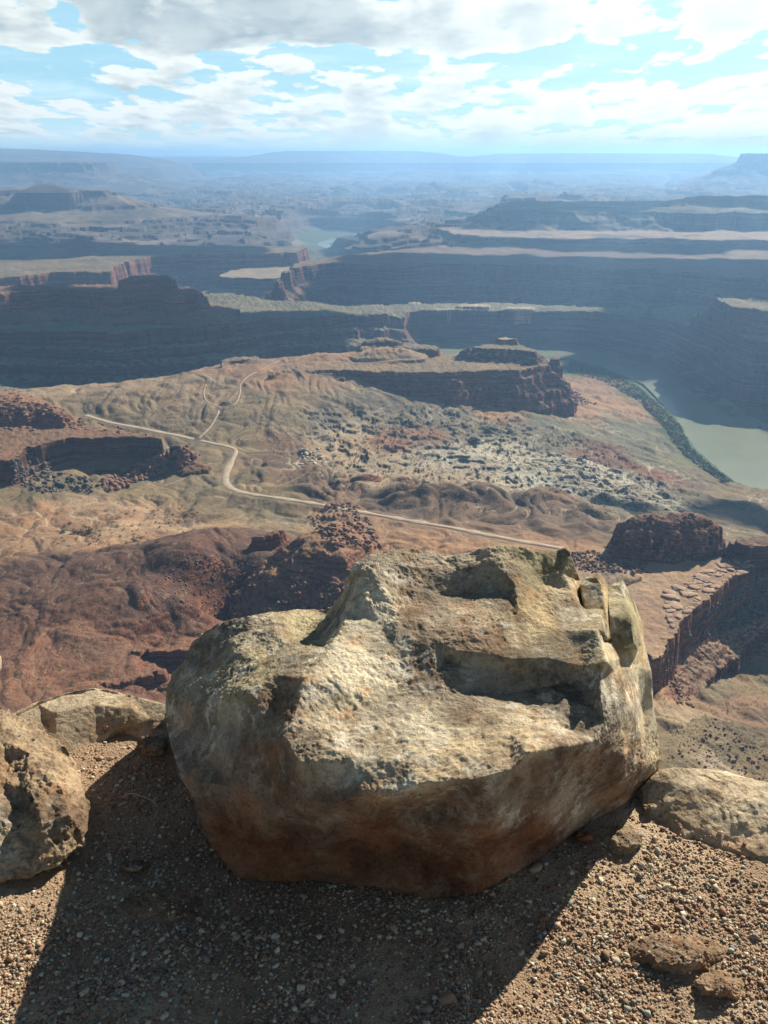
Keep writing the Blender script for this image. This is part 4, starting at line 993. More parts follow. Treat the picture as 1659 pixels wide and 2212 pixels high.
def carved_rock(name, outline, inner, lines, levels, anchors, back=.3, shrink=.9, floor=-1.56, disp=((.10, .018, 3), (.03, .007, 4)), seed=0, pits=0, mat=None, tidy=1, chip=None, calm=()):
    """closed stone: the facets seen from the path plus a rounded far side; (sx, sy, distance) per corner"""
    pts = list(outline) + list(inner); no = len(outline)
    key = {(p[0], p[1]): i for i, p in enumerate(pts)}
    edges = [(i, (i + 1) % no) for i in range(no)]
    for ln in lines:
        for a, b in zip(ln[:-1], ln[1:]): edges.append((key[a], key[b]))
    r = delaunay_2d_cdt([Vector((p[0], -p[1])) for p in pts], edges, [list(range(no))], 1, 1e-4)
    vv = [(q.x, -q.y) for q in r[0]]; orig = r[3]
    sd = []
    for i, (a, b) in enumerate(vv):
        src = orig[i]
        if src: sd.append(pts[src[0]][2])
        else:
            dd = [((a - p[0]) ** 2 + (b - p[1]) ** 2, p[2]) for p in pts]; dd.sort(); ws = [1 / (q[0] + 1) for q in dd[:4]]
            sd.append(sum(w_ * q[1] for w_, q in zip(ws, dd)) / sum(ws))
    s = np.array([(a, b, d) for (a, b), d in zip(vv, sd)]); F = np.array([list(t_) for t_ in r[2]])
    v = atD(s[:, 0], s[:, 1], s[:, 2])
    n = np.cross(v[F[:, 1]] - v[F[:, 0]], v[F[:, 2]] - v[F[:, 0]])
    fl = (n * v[F[:, 0]]).sum(1) > 0; F[fl] = F[fl][:, ::-1]
    ring = [next(i for i in range(len(vv)) if orig[i] and k in orig[i]) for k in range(no)]
    cx_, cy_ = s[ring, 0].mean(), s[ring, 1].mean()
    nv = len(v); extra, exf = [], []
    rings = [ring]
    for q, (sh, bk) in enumerate(((1 - (1 - shrink) * .35, back * .5), (shrink, back), (shrink * .6, back * 1.35))):
        rg = []
        for k in ring:
            sx_, sy_ = cx_ + (s[k, 0] - cx_) * sh, cy_ + (s[k, 1] - cy_) * sh
            p = atD(sx_, sy_, s[k, 2] + bk); p[2] = max(p[2], floor); rg.append(nv + len(extra)); extra.append(p)
        rings.append(rg)
    extra.append(np.mean([extra[i - nv] for i in rings[-1]], 0)); tip = nv + len(extra) - 1
    for a, b in zip(rings[:-1], rings[1:]):
        for k in range(no):
            k2 = (k + 1) % no; exf += [[a[k], b[k], b[k2]], [a[k], b[k2], a[k2]]]
    for k in range(no): exf.append([rings[-1][k], tip, rings[-1][(k + 1) % no]])
    v = np.concatenate([v, np.array(extra)]); F = np.concatenate([F, np.array(exf)])
    # consistent winding for the shell
    bm_e = F
    for L in range(levels):
        v, F = subdivide(v, F)
        if L == 2: v = smooth(v, F, 1, .35)
        if L == 3: v = smooth(v, F, tidy, .4)
    import bmesh
    me = bpy.data.meshes.new(name); me.from_pydata([], [], []); bpy.data.meshes.remove(me)
    N = normals(v, F)
    rs = seed; qx, qy = proj(v); am = np.ones(len(v))
    for ax, ay, ar, ak in calm: am *= 1 - ak * np.exp(-(((qx - ax) ** 2 + (qy - ay) ** 2) / ar ** 2) ** 2)
    N = N * am[:, None]
    for i, (wl, amp, oc) in enumerate(disp):
        m = fbm3(v, wl * 2.5, 2, .5, rs + 20 + i)
        nn = fbm3(v, wl, oc, .55, rs + i)
        if i % 2 == 1: nn = np.abs(nn) * 1.6 - .4
        v = v + N * (nn * amp * (.55 + .9 * np.clip(m + .5, 0, 1)))[:, None]
    if chip:
        q = fbm3(v, chip[0], 3, .5, rs + 70) * 5; fq = np.floor(q); v = v + N * ((fq + sstep(q - fq, 0, .16)) * chip[1])[:, None]; N = normals(v, F) * am[:, None]
        v = v + N * (fbm3(v, .009, 3, .6, rs + 77) * chip[1] * .5)[:, None]
    if pits:
        q = fbm3(v, .035, 2, .5, rs + 40); v = v - N * (np.clip(q - .38, 0, .3) * pits)[:, None]
    # painted mineral colour from anchors around the visible side
    px_, py_ = proj(v); px_ = px_ + fbm3(v, .12, 3, .6, 60) * 60; py_ = py_ + fbm3(v, .12, 3, .6, 61) * 60
    col = np.zeros((len(v), 3)); ws = np.zeros(len(v))
    for ax, ay, c in anchors:
        w_ = 1 / ((px_ - ax) ** 2 + (py_ - ay) ** 2 + 300) ** 1.6; col += w_[:, None] * np.array(c); ws += w_
    ob = mesh_np(name, v, F, mat, True); attr(ob.data, 'tint', col / ws[:, None])
    bm = bmesh.new(); bm.from_mesh(ob.data); bmesh.ops.recalc_face_normals(bm, faces=bm.faces[:]); bm.to_mesh(ob.data); bm.free()
    ob.data.polygons.foreach_set('use_smooth', np.ones(len(ob.data.polygons), bool))
    return ob

def rock_sh(warm=1.0, crust=1.0, sc=1.0):
    def f(t):
        pos = t.new('ShaderNodeNewGeometry').outputs['Position']
        tint = t.new('ShaderNodeAttribute', dict(attribute_name='tint')).outputs['Color']
        a = t.noise(pos, 7 * sc, 7, .66, .15); b = t.noise(pos, 24 * sc, 7, .72, .1); c = t.noise(pos, 110 * sc, 5, .75); d = t.noise(pos, 420 * sc, 3, .65)
        col = t.mix(t.mapr(a, .38, .62), t.mix(1.0, tint, (.62, .60, .58), 'MULTIPLY'), t.mix(1.0, tint, (1.22, 1.18, 1.08), 'MULTIPLY'))
        # chalky lichen and caliche crust
        lm = t.math('MULTIPLY', t.mapr(b, .51, .57), t.mapr(t.noise(pos, 3.3 * sc, 5, .65), .44, .58))
        tv = t.xyz(tint)[1]
        col = t.mix(t.math('MULTIPLY', t.math('MULTIPLY', lm, t.mapr(tv, .10, .26, .12, 1)), .75 * crust), col, (.58, .53, .41))
        # dark varnish specks and pits
        col = t.mix(t.mapr(t.noise(pos, 9 * sc, 7, .72, .1), .53, .60, 0, .6), col, t.mix(1.0, col, (.60, .50, .44), 'MULTIPLY'))
        col = t.mix(t.mapr(c, .56, .66, 0, .6), col, t.mix(1.0, col, (1.5, 1.45, 1.4), 'MULTIPLY'))
        col = t.mix(t.mapr(c, .47, .36, 0, .7), col, t.mix(1.0, col, (.38, .34, .32), 'MULTIPLY'))
        col = t.mix(t.mapr(b, .45, .34, 0, .6), col, t.mix(1.0, col, (.50, .42, .36), 'MULTIPLY'))
        col = t.mix(t.mapr(d, .40, .62, .35, 0), col, t.mix(1.0, col, (.65, .63, .6), 'MULTIPLY'))
        col = t.mix(t.mapr(t.noise(pos, 11 * sc, 3, .6, .8), .58, .68, 0, .45), col, t.mix(1.0, col, (1.25, .86, .62), 'MULTIPLY'))
        h = t.math('ADD', t.math('MULTIPLY', b, .0075), t.math('ADD', t.math('MULTIPLY', c, .0052), t.math('MULTIPLY', d, .0016)))
        nrm = t.bump(h, .9, 1.0)
        bs = t.new('ShaderNodeBsdfPrincipled', Base_Color=col, Roughness=.92, Normal=nrm)
        bs.inputs['Specular IOR Level'].default_value = .18
        return bs.outputs[0]
    return f
M_ROCK = simple('weathered_sandstone', rock_sh())
M_SLAB = simple('smooth_sandstone', rock_sh(crust=.35, sc=.8))

# ---- the boulder
OUT = [(358, 1490, 1.72), (372, 1452, 1.78), (400, 1425, 1.80), (414, 1386, 1.84), (470, 1346, 1.88), (540, 1330, 1.92), (588, 1323, 1.96), (640, 1317, 2.02), (700, 1320, 2.02), (722, 1306, 1.97), (748, 1268, 1.94), (765, 1215, 1.94),
       (795, 1200, 1.94), (830, 1190, 1.95), (868, 1187, 1.96), (905, 1191, 1.96), (935, 1193, 1.96), (962, 1201, 1.95), (1010, 1194, 1.95), (1055, 1180, 1.94), (1100, 1178, 1.95), (1132, 1180, 1.95), (1150, 1187, 1.945), (1172, 1190, 1.95), (1205, 1190, 1.95), (1222, 1184, 1.94), (1234, 1196, 1.93),
       (1244, 1225, 1.92), (1253, 1256, 1.93), (1268, 1245, 1.98), (1290, 1238, 1.98), (1303, 1252, 1.96), (1312, 1262, 1.98), (1332, 1258, 1.99), (1346, 1252, 1.99), (1356, 1275, 1.97), (1374, 1305, 1.95), (1388, 1340, 1.92), (1396, 1400, 1.87),
       (1408, 1450, 1.83), (1413, 1530, 1.78), (1424, 1595, 1.78), (1427, 1640, 1.76), (1418, 1672, 1.79), (1388, 1715, 1.78), (1362, 1742, 1.74), (1290, 1772, 1.70), (1240, 1800, 1.65), (1190, 1835, 1.592), (1110, 1885, 1.522), (1075, 1908, 1.49),
       (1020, 1930, 1.485), (920, 1944, 1.48), (860, 1932, 1.48), (800, 1914, 1.49), (700, 1903, 1.50), (560, 1908, 1.52), (510, 1896, 1.53), (470, 1845, 1.55), (440, 1780, 1.56), (412, 1715, 1.58), (385, 1668, 1.60), (370, 1620, 1.64), (356, 1555, 1.69)]
INN = [(800, 1225, 1.88), (775, 1262, 1.86), (750, 1320, 1.82), (728, 1370, 1.76), (706, 1412, 1.70), (662, 1462, 1.63), (640, 1525, 1.575), (612, 1590, 1.52), (644, 1645, 1.48), (693, 1752, 1.40),
       (766, 1722, 1.435), (832, 1717, 1.435), (907, 1696, 1.44), (1014, 1684, 1.44), (1052, 1765, 1.375), (1106, 1660, 1.45), (1143, 1624, 1.465), (1220, 1612, 1.50), (1286, 1600, 1.55), (1308, 1563, 1.585), (1323, 1618, 1.595), (1346, 1680, 1.65), (1357, 1728, 1.71),
       (560, 1700, 1.51), (600, 1760, 1.475), (700, 1786, 1.455), (830, 1795, 1.45), (950, 1790, 1.43), (1040, 1803, 1.40), (1140, 1790, 1.485), (1240, 1772, 1.61),
       (620, 1830, 1.50), (750, 1850, 1.495), (900, 1860, 1.485), (1050, 1855, 1.475), (1150, 1825, 1.545), (1180, 1720, 1.50), (1270, 1690, 1.60), (940, 1740, 1.455), (840, 1755, 1.46), (540, 1840, 1.525),
       # left shoulder
       (406, 1527, 1.66), (470, 1512, 1.63), (540, 1490, 1.62), (600, 1455, 1.66), (660, 1408, 1.73), (590, 1340, 1.92), (598, 1366, 1.85), (622, 1390, 1.81), (660, 1394, 1.80), (640, 1352, 1.93), (672, 1344, 1.94), (690, 1380, 1.82), (716, 1345, 1.86),
       (520, 1400, 1.80), (470, 1445, 1.75), (560, 1440, 1.74), (440, 1492, 1.69), (480, 1375, 1.85), (540, 1365, 1.87), (430, 1420, 1.80), (490, 1480, 1.68), (580, 1410, 1.80),
       (405, 1580, 1.645), (452, 1640, 1.585), (500, 1560, 1.60), (560, 1600, 1.545), (430, 1690, 1.575), (500, 1700, 1.54), (500, 1780, 1.535), (610, 1510, 1.62), (590, 1650, 1.50), (640, 1700, 1.475),
       # upper block
       (850, 1215, 1.91), (900, 1222, 1.905), (980, 1232, 1.905), (1060, 1208, 1.91), (905, 1262, 1.87), (960, 1285, 1.868), (1020, 1285, 1.866), (1078, 1275, 1.875), (850, 1310, 1.81), (875, 1302, 1.825), (930, 1300, 1.842), (900, 1338, 1.775), (950, 1325, 1.80), (1000, 1330, 1.795), (1060, 1322, 1.80), (860, 1345, 1.765),
       (1105, 1205, 1.92), (1112, 1262, 1.86), (1120, 1322, 1.79), (1160, 1345, 1.765), (1220, 1362, 1.74), (1292, 1360, 1.72), (1170, 1262, 1.89), (1215, 1238, 1.90), (1200, 1302, 1.83), (1250, 1312, 1.83), (1140, 1215, 1.925), (1235, 1275, 1.87), (1268, 1335, 1.78), (1180, 1325, 1.80),
       (1000, 1362, 1.745), (1060, 1352, 1.755), (940, 1385, 1.725), (985, 1404, 1.706), (1060, 1412, 1.694), (1110, 1425, 1.688), (1180, 1422, 1.682), (1262, 1440, 1.665), (1312, 1430, 1.64), (1302, 1395, 1.69),
       (960, 1425, 1.715), (1005, 1440, 1.692), (1080, 1445, 1.690), (1150, 1452, 1.682), (1230, 1460, 1.664), (990, 1490, 1.655), (1080, 1500, 1.655), (1150, 1492, 1.665), (940, 1455, 1.675), (965, 1512, 1.625), (1060, 1530, 1.61), (1150, 1512, 1.635), (1240, 1473, 1.665), (1296, 1456, 1.645),
       # lit panel
       (825, 1350, 1.775), (800, 1420, 1.70), (850, 1400, 1.72), (880, 1450, 1.68), (760, 1470, 1.64), (850, 1500, 1.63), (740, 1560, 1.565), (860, 1580, 1.545), (980, 1580, 1.55), (1100, 1580, 1.55), (1200, 1550, 1.58), (1270, 1512, 1.62), (760, 1640, 1.485), (880, 1640, 1.485), (1000, 1630, 1.495), (690, 1600, 1.515),
       # right edge slabs
       (1340, 1480, 1.70), (1364, 1520, 1.71), (1300, 1510, 1.60), (1338, 1560, 1.64), (1376, 1570, 1.73), (1262, 1300, 1.90), (1310, 1290, 1.91), (1319, 1372, 1.83), (1306, 1380, 1.83), (1318, 1330, 1.95), (1322, 1374, 1.865), (1374, 1382, 1.855), (1352, 1285, 1.965), (1330, 1290, 1.975), (1345, 1420, 1.80), (1378, 1440, 1.835), (1360, 1470, 1.76), (1385, 1520, 1.83), (1395, 1600, 1.77), (1370, 1640, 1.69), (1400, 1655, 1.73), (1326, 1390, 1.81), (1328, 1450, 1.70)]
LIN = [[(795, 1200), (800, 1225), (775, 1262), (750, 1320), (728, 1370), (706, 1412), (662, 1462), (640, 1525), (612, 1590), (644, 1645), (693, 1752), (766, 1722), (832, 1717), (907, 1696), (1014, 1684), (1052, 1765), (1106, 1660), (1143, 1624), (1220, 1612), (1286, 1600), (1308, 1563)],
       [(1308, 1563), (1323, 1618), (1346, 1680), (1357, 1728)],
       [(406, 1527), (470, 1512), (540, 1490), (600, 1455), (660, 1408)], [(590, 1340), (598, 1366), (622, 1390), (660, 1394)],
       [(1105, 1205), (1112, 1262), (1120, 1322), (1160, 1345), (1220, 1362), (1292, 1360)],
       [(1302, 1395), (1312, 1430), (1262, 1440), (1180, 1422), (1110, 1425), (1060, 1412), (985, 1404), (940, 1385)],
       [(940, 1455), (965, 1512), (1060, 1530), (1150, 1512), (1240, 1473), (1296, 1456)],
       [(1310, 1290), (1319, 1372)], [(1352, 1285), (1374, 1382), (1378, 1440), (1385, 1520), (1395, 1600), (1400, 1655)], [(1322, 1374), (1374, 1382)],
       [(600, 1760), (700, 1786), (830, 1795), (950, 1790), (1040, 1803), (1140, 1790), (1240, 1772)],
       [(860, 1345), (900, 1338), (950, 1325), (1000, 1330), (1060, 1322)]]
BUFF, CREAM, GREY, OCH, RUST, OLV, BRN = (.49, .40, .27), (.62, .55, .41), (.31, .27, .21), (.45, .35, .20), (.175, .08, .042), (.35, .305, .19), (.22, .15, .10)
def _deepen(p):
    x, y, D = p
    if x < 560 and y < 1680: D += .16 * (560 - x) / 200 * min(max((1700 - y) / 120, 0), 1)
    if D > 1.62: return (x, y, 1.62 + (D - 1.62) * 1.42)
    if y < 1730 and 600 < x < 1320: return (x, y, 1.62 - (1.62 - D) * 1.30)
    return p
OUT = [_deepen(p) for p in OUT]; INN = [_deepen(p) for p in INN]
OUT = [(x, y, D + .06) if x > 1347 and 1260 < y < 1650 else (x, y, D) for x, y, D in OUT]
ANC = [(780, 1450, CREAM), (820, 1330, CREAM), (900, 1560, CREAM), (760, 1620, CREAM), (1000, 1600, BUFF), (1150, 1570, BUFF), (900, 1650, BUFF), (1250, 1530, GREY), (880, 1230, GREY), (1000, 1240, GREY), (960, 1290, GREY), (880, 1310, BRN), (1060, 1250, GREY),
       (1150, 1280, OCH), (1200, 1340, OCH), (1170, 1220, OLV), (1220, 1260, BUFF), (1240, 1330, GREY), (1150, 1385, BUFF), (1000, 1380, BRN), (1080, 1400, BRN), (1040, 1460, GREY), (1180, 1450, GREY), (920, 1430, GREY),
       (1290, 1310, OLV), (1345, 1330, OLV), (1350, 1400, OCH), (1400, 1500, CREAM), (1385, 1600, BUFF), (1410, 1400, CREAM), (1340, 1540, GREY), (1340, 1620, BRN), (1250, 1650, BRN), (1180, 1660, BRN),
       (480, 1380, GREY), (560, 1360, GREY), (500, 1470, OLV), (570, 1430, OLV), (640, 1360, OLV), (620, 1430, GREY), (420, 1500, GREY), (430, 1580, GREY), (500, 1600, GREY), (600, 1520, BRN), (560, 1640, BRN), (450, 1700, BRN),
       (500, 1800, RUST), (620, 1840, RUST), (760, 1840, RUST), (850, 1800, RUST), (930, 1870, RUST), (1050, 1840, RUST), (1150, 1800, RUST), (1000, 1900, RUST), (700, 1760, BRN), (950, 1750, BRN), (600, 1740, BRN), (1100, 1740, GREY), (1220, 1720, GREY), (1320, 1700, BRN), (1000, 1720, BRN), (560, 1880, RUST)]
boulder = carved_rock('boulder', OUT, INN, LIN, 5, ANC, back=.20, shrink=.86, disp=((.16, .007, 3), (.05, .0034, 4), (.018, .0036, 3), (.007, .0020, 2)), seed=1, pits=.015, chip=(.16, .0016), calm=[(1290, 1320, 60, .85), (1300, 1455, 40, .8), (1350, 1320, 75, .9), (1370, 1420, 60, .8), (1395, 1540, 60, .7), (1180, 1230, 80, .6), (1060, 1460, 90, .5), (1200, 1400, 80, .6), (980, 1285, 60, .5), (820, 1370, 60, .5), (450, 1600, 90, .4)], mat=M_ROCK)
mark(boulder, None, 'large craggy buff boulder with rust red underside, perched on the gravel ledge', 'boulder')

def split_slab(out, inn, label, tint, seed):
    o = carved_rock('split_slab', out, inn, [[(p[0], p[1]) for p in inn]], 4, [(out[0][0], out[0][1], tint)], back=.10, shrink=.94, floor=-1.5, disp=((.08, .003, 3), (.02, .0016, 3)), seed=seed, mat=M_ROCK, tidy=0)
    o.parent = boulder; o['label'] = label
split_slab([(1253, 1264, 2.012), (1262, 1250, 2.035), (1278, 1241, 2.044), (1292, 1238, 2.046), (1304, 1250, 2.045), (1314, 1275, 2.021), (1322, 1325, 1.965), (1324, 1380, 1.895), (1312, 1392, 1.869), (1285, 1392, 1.864), (1266, 1345, 1.894)],
           [(1289, 1248, 2.016), (1298, 1262, 1.993), (1305, 1290, 1.953), (1311, 1330, 1.902), (1313, 1378, 1.836)], 'thin upright ochre slab split from the right of the boulder', OCH, 51)
split_slab([(1306, 1268, 2.035), (1318, 1264, 2.047), (1333, 1259, 2.060), (1346, 1252, 2.069), (1352, 1264, 2.077), (1364, 1290, 2.053), (1378, 1335, 1.999), (1386, 1390, 1.950), (1378, 1402, 1.884), (1350, 1400, 1.845), (1318, 1396, 1.847), (1316, 1330, 1.912)],
           [(1341, 1266, 2.031), (1350, 1292, 1.982), (1363, 1340, 1.897), (1370, 1388, 1.846)], 'broad upright olive slab at the right end of the boulder', OLV, 52)

# ---- ledge ground
def ledge_z(x, y):
    z = -1.5 + fbm(x, y, 1.1, 3, .5, 5) * .035 + fbm(x, y, .16, 4, .55, 8) * .010
    return z - .02 * sstep(x, .6, 1.2)
def edge_y(x):
    return np.interp(x, [-3, -1.2, -.9, -.4, .2, .6, .75, 1.1, 1.6, 3], [2.1, 2.25, 2.28, 2.3, 2.3, 2.1, 1.84, 1.78, 1.7, 1.65]) + fbm(x, x * 0 + 3, .35, 4, .6, 2) * .04
def soil_sh(t):
    pos = t.new('ShaderNodeNewGeometry').outputs['Position']
    a = t.noise(pos, 2.2, 5, .6, .3); b = t.noise(pos, 16, 6, .7); c = t.noise(pos, 120, 5, .72); v = t.voro(pos, 95, 'F1'); v2 = t.voro(pos, 210, 'F1')
    vc = t.voro(pos, 95, 'F1', 1.0, 'Color'); vr = t.xyz(vc)[0]
    col = t.mix(t.mapr(a, .4, .6), (.26, .17, .10), (.41, .30, .185))
    col = t.mix(t.mapr(b, .42, .66, 0, .7), col, (.34, .23, .135))
    grit = t.math('MULTIPLY', t.mapr(v, .36, .26), t.mapr(vr, .35, .45))
    col = t.mix(t.math('MULTIPLY', grit, .8), col, t.ramp(vr, [(.4, (.17, .105, .065)), (.6, (.26, .19, .12)), (.8, (.34, .28, .19)), (.95, (.20, .14, .10))]))
    col = t.mix(t.mapr(c, .45, .3, 0, .7), col, (.05, .03, .02))
    h = t.math('ADD', t.math('MULTIPLY', c, .004), t.math('ADD', t.math('MULTIPLY', t.math('MULTIPLY', grit, t.math('SUBTRACT', .5, v)), .014), t.math('MULTIPLY', t.math('SUBTRACT', .5, v2), .003)))
    h = t.math('ADD', h, t.math('MULTIPLY', b, .010))
    return t.new('ShaderNodeBsdfPrincipled', Base_Color=col, Roughness=.95, Normal=t.bump(h, 1.0, 1.0)).outputs[0]
M_SOIL = simple('gritty_red_soil', soil_sh)
def ledge():
    xs = np.linspace(-2.6, 2.6, 760); k = np.concatenate([np.linspace(0, 1, 440), 1 + np.linspace(.004, .05, 14), [1.2, 1.6]])
    y0 = -1.6; ey = edge_y(xs)
    Xg = np.repeat(xs[:, None], len(k), 1); kk = np.minimum(k, 1)
    Yg = y0 + (ey[:, None] - y0) * kk[None, :] ** .8
    over = np.maximum(k - 1, 0)[None, :]
    Zg = ledge_z(Xg, Yg)
    rag = fbm(Xg * 1.0, np.repeat(over * 20, len(xs), 0), .3, 4, .6, 3)
    Zg = Zg - np.where(over > 0, over * 30 + .02, 0) - 0 * rag
    Zg = Zg - .05 * sstep(Yg, ey[:, None] - .12, ey[:, None]) ** 2
    Yg = Yg + np.where(over > 0, rag * .12 + over * .8, 0)
    co = np.stack([Xg, Yg, Zg], -1).reshape(-1, 3); na_, nb_ = Xg.shape; ii = np.arange(na_ * nb_).reshape(na_, nb_)
    q = np.stack([ii[:-1, :-1], ii[1:, :-1], ii[1:, 1:], ii[:-1, 1:]], -1).reshape(-1, 4)
    o = mesh_np('ledge_ground', co, q, M_SOIL, True); mark(o, 'structure', 'rim ledge of red gritty soil', 'ground')
ledge()

# ---- rocks around the boulder
def G(sx, sy, up=0.0):                      # a point on (or above) the ledge seen at this pixel
    p = P(sx, sy, -1.5 + up); return (sx, sy, float(p[1]))
TANR, BRR, PALE, PINK = (.34, .26, .175), (.25, .17, .11), (.55, .46, .33), (.40, .27, .18)
lr_ = carved_rock('rock', [(-260, 1560, 1.75), (-120, 1520, 1.95), (-20, 1528, 2.0), (38, 1545, 1.97), (82, 1570, 1.92), (120, 1600, 1.86), (150, 1640, 1.80), (172, 1690, 1.74), (190, 1745, 1.68), (186, 1800, 1.62), (160, 1838, 1.58), (120, 1870, 1.53), (60, 1895, 1.50), (0, 1905, 1.49), (-120, 1905, 1.49), (-260, 1850, 1.5)],
    [(0, 1600, 1.80), (60, 1620, 1.78), (110, 1660, 1.72), (140, 1710, 1.655), (152, 1760, 1.60), (145, 1810, 1.575), (60, 1700, 1.66), (0, 1690, 1.69), (20, 1650, 1.77), (30, 1790, 1.58), (90, 1780, 1.57), (-60, 1760, 1.58), (-100, 1640, 1.74), (90, 1840, 1.54), (0, 1850, 1.53), (40, 1730, 1.65)],
    [[(110, 1660), (140, 1710), (152, 1760), (145, 1810)]], 5, [(50, 1600, TANR), (100, 1680, TANR), (30, 1700, BRR), (60, 1800, TANR), (0, 1780, GREY), (170, 1780, BRR), (120, 1850, TANR)], back=.22, shrink=.8, disp=((.14, .016, 3), (.05, .009, 4), (.016, .005, 3)), seed=5, pits=.06, mat=M_ROCK)
mark(lr_, None, 'pitted brown rock at the left edge beside the boulder shadow', 'rock', 'rocks around the boulder')
def flat_slab(top_edge, front, inner, ups, anchors, seed, label, disp, chip):
    out = [(x, y, float(P(x, y, -1.5 + u)[1])) for x, y, u in top_edge] + [G(x, y, -.025) for x, y in front]
    inn = [G(x, y, u) for x, y, u in inner]
    o = carved_rock('rock', out, inn, [], 5, anchors, back=.12, shrink=.93, floor=-2.2, disp=disp, seed=seed, mat=M_SLAB, chip=chip)
    mark(o, None, label, 'rock', 'rocks around the boulder')
flat_slab([(30, 1545, .03), (80, 1520, .04), (140, 1500, .05), (200, 1489, .055), (225, 1491, .055), (290, 1506, .05), (360, 1521, .045), (430, 1540, .04)], [(440, 1630), (380, 1625), (300, 1615), (255, 1590), (215, 1615), (160, 1640), (110, 1650), (60, 1620), (20, 1590)],
    [(200, 1520, .05), (280, 1530, .045), (120, 1540, .045), (210, 1558, .020), (330, 1560, .020), (120, 1590, .008), (250, 1572, .010), (340, 1592, .006), (400, 1580, .010)], None,
    [(200, 1510, PALE), (120, 1550, PALE), (280, 1560, TANR), (330, 1535, PALE), (120, 1620, TANR)], 9, 'smooth pale slab at the ledge edge, left of the boulder', ((.3, .006, 3), (.06, .003, 3), (.02, .0012, 2)), (.16, .0010))
flat_slab([(1385, 1700, .03), (1400, 1685, .05), (1422, 1664, .065), (1450, 1658, .07), (1500, 1660, .07), (1560, 1668, .065), (1610, 1680, .06), (1659, 1691, .055), (1850, 1740, .04)], [(1880, 1960), (1750, 1935), (1680, 1905), (1625, 1900), (1580, 1872), (1520, 1862), (1480, 1840), (1440, 1835), (1410, 1805), (1370, 1775), (1362, 1740)],
    [(1460, 1690, .065), (1540, 1705, .062), (1640, 1735, .055), (1440, 1740, .034), (1520, 1755, .036), (1620, 1775, .034), (1480, 1805, .010), (1560, 1825, .008), (1640, 1850, .006), (1760, 1850, .008), (1400, 1745, .02), (1550, 1800, .020), (1512, 1790, .018), (1640, 1800, .024)], None,
    [(1480, 1690, PALE), (1600, 1720, PALE), (1600, 1770, PALE), (1500, 1750, TANR), (1560, 1830, PINK), (1430, 1770, TANR), (1640, 1860, TANR)], 12, 'smooth cream slab with cracks at the ledge edge, right of the boulder', ((.3, .008, 3), (.08, .005, 4), (.02, .0012, 2)), (.14, .0022))
def low_rock(cx, cy, wx, wy, hgt, label, tint, seed, mat=M_ROCK, dis=((.08, .012, 3), (.03, .007, 4), (.012, .003, 3))):
    out, inn = [], []
    for i in range(14):
        a = i * math.tau / 14; r_ = 1 + .16 * math.sin(a * 2 + seed) + .1 * math.sin(a * 5 + seed * 2)
        out.append(G(cx + wx * r_ * math.cos(a), cy - wy * r_ * math.sin(a), -.015))
    for i in range(7):
        a = i * math.tau / 7 + .3; inn.append(G(cx + wx * .5 * math.cos(a), cy - wy * .5 * math.sin(a), hgt * .8))
    inn.append(G(cx + 2, cy, hgt))
    o = carved_rock('rock', out, inn, [], 5, [(cx, cy, tint)], back=.03, shrink=.8, floor=-1.6, disp=dis, seed=seed, mat=mat)
    mark(o, None, label, 'rock', 'rocks around the boulder')
low_rock(1462, 2062, 118, 50, .020, 'half-buried brown rock in the gravel at the lower right, the larger', BRR, 21)
low_rock(1548, 2128, 62, 34, .018, 'small half-buried brown rock at the lower right, against the larger', BRR, 22)
low_rock(1352, 1812, 66, 40, .03, 'rough tan rock tucked between the boulder and the cream slab', TANR, 24)
low_rock(360, 1955, 150, 55, .014, 'flat brown rock lying in the boulder shadow', BRR, 26, M_SLAB)
low_rock(290, 1870, 40, 22, .03, 'small dark stone in the shadow beside the pitted rock', BRR, 27)
low_rock(1262, 1806, 30, 17, .035, 'small red stone propped under the right side of the boulder', (.24, .11, .065), 28)
low_rock(1405, 1742, 24, 11, .03, 'fist-sized stone in the gap at the corner of the cream slab', TANR, 29)
low_rock(330, 1610, 46, 24, .04, 'rough brown lump between the pale slab and the boulder', BRR, 30)
pe = carved_rock('rock', [(-120, 1390, 2.5), (-60, 1375, 2.5), (-15, 1392, 2.48), (3, 1420, 2.46), (2, 1445, 2.45), (-15, 1470, 2.42), (-40, 1530, 2.2), (-120, 1540, 2.2)], [(-60, 1430, 2.35), (-30, 1440, 2.38)], [], 4, [(0, 1400, PALE)], back=.15, shrink=.85, floor=-1.9, disp=((.1, .01, 3),), seed=31, mat=M_SLAB)
mark(pe, None, 'pale rock just showing at the left edge of the view', 'rock', 'rocks around the boulder')

# ---- gravel and pebbles
_HM = np.full((1100, 900), -9.0)            # tallest rock surface over each 4 mm cell of the ledge
for o in [q for q in S.objects if q.type == 'MESH' and q.name.split('.')[0] in ('rock', 'boulder')]:
    c = np.empty(len(o.data.vertices) * 3, np.float32); o.data.vertices.foreach_get('co', c); c = c.reshape(-1, 3)
    ix = ((c[:, 0] + 2.2) / .004).astype(int); iy = ((c[:, 1] + .6) / .004).astype(int)
    m = (ix >= 1) & (ix < 1099) & (iy >= 1) & (iy < 899)
    for dx in (-1, 0, 1):
        for dy in (-1, 0, 1): np.maximum.at(_HM, (ix[m] + dx, iy[m] + dy), c[m, 2])
def top_hits(x, y):
    g = ledge_z(x, y); ix = np.clip(((x + 2.2) / .004).astype(int), 0, 1099); iy = np.clip(((y + .6) / .004).astype(int), 0, 899)
    h = _HM[ix, iy]; low = (h > g) & (h < g + .085); return np.where(low, h, g), low
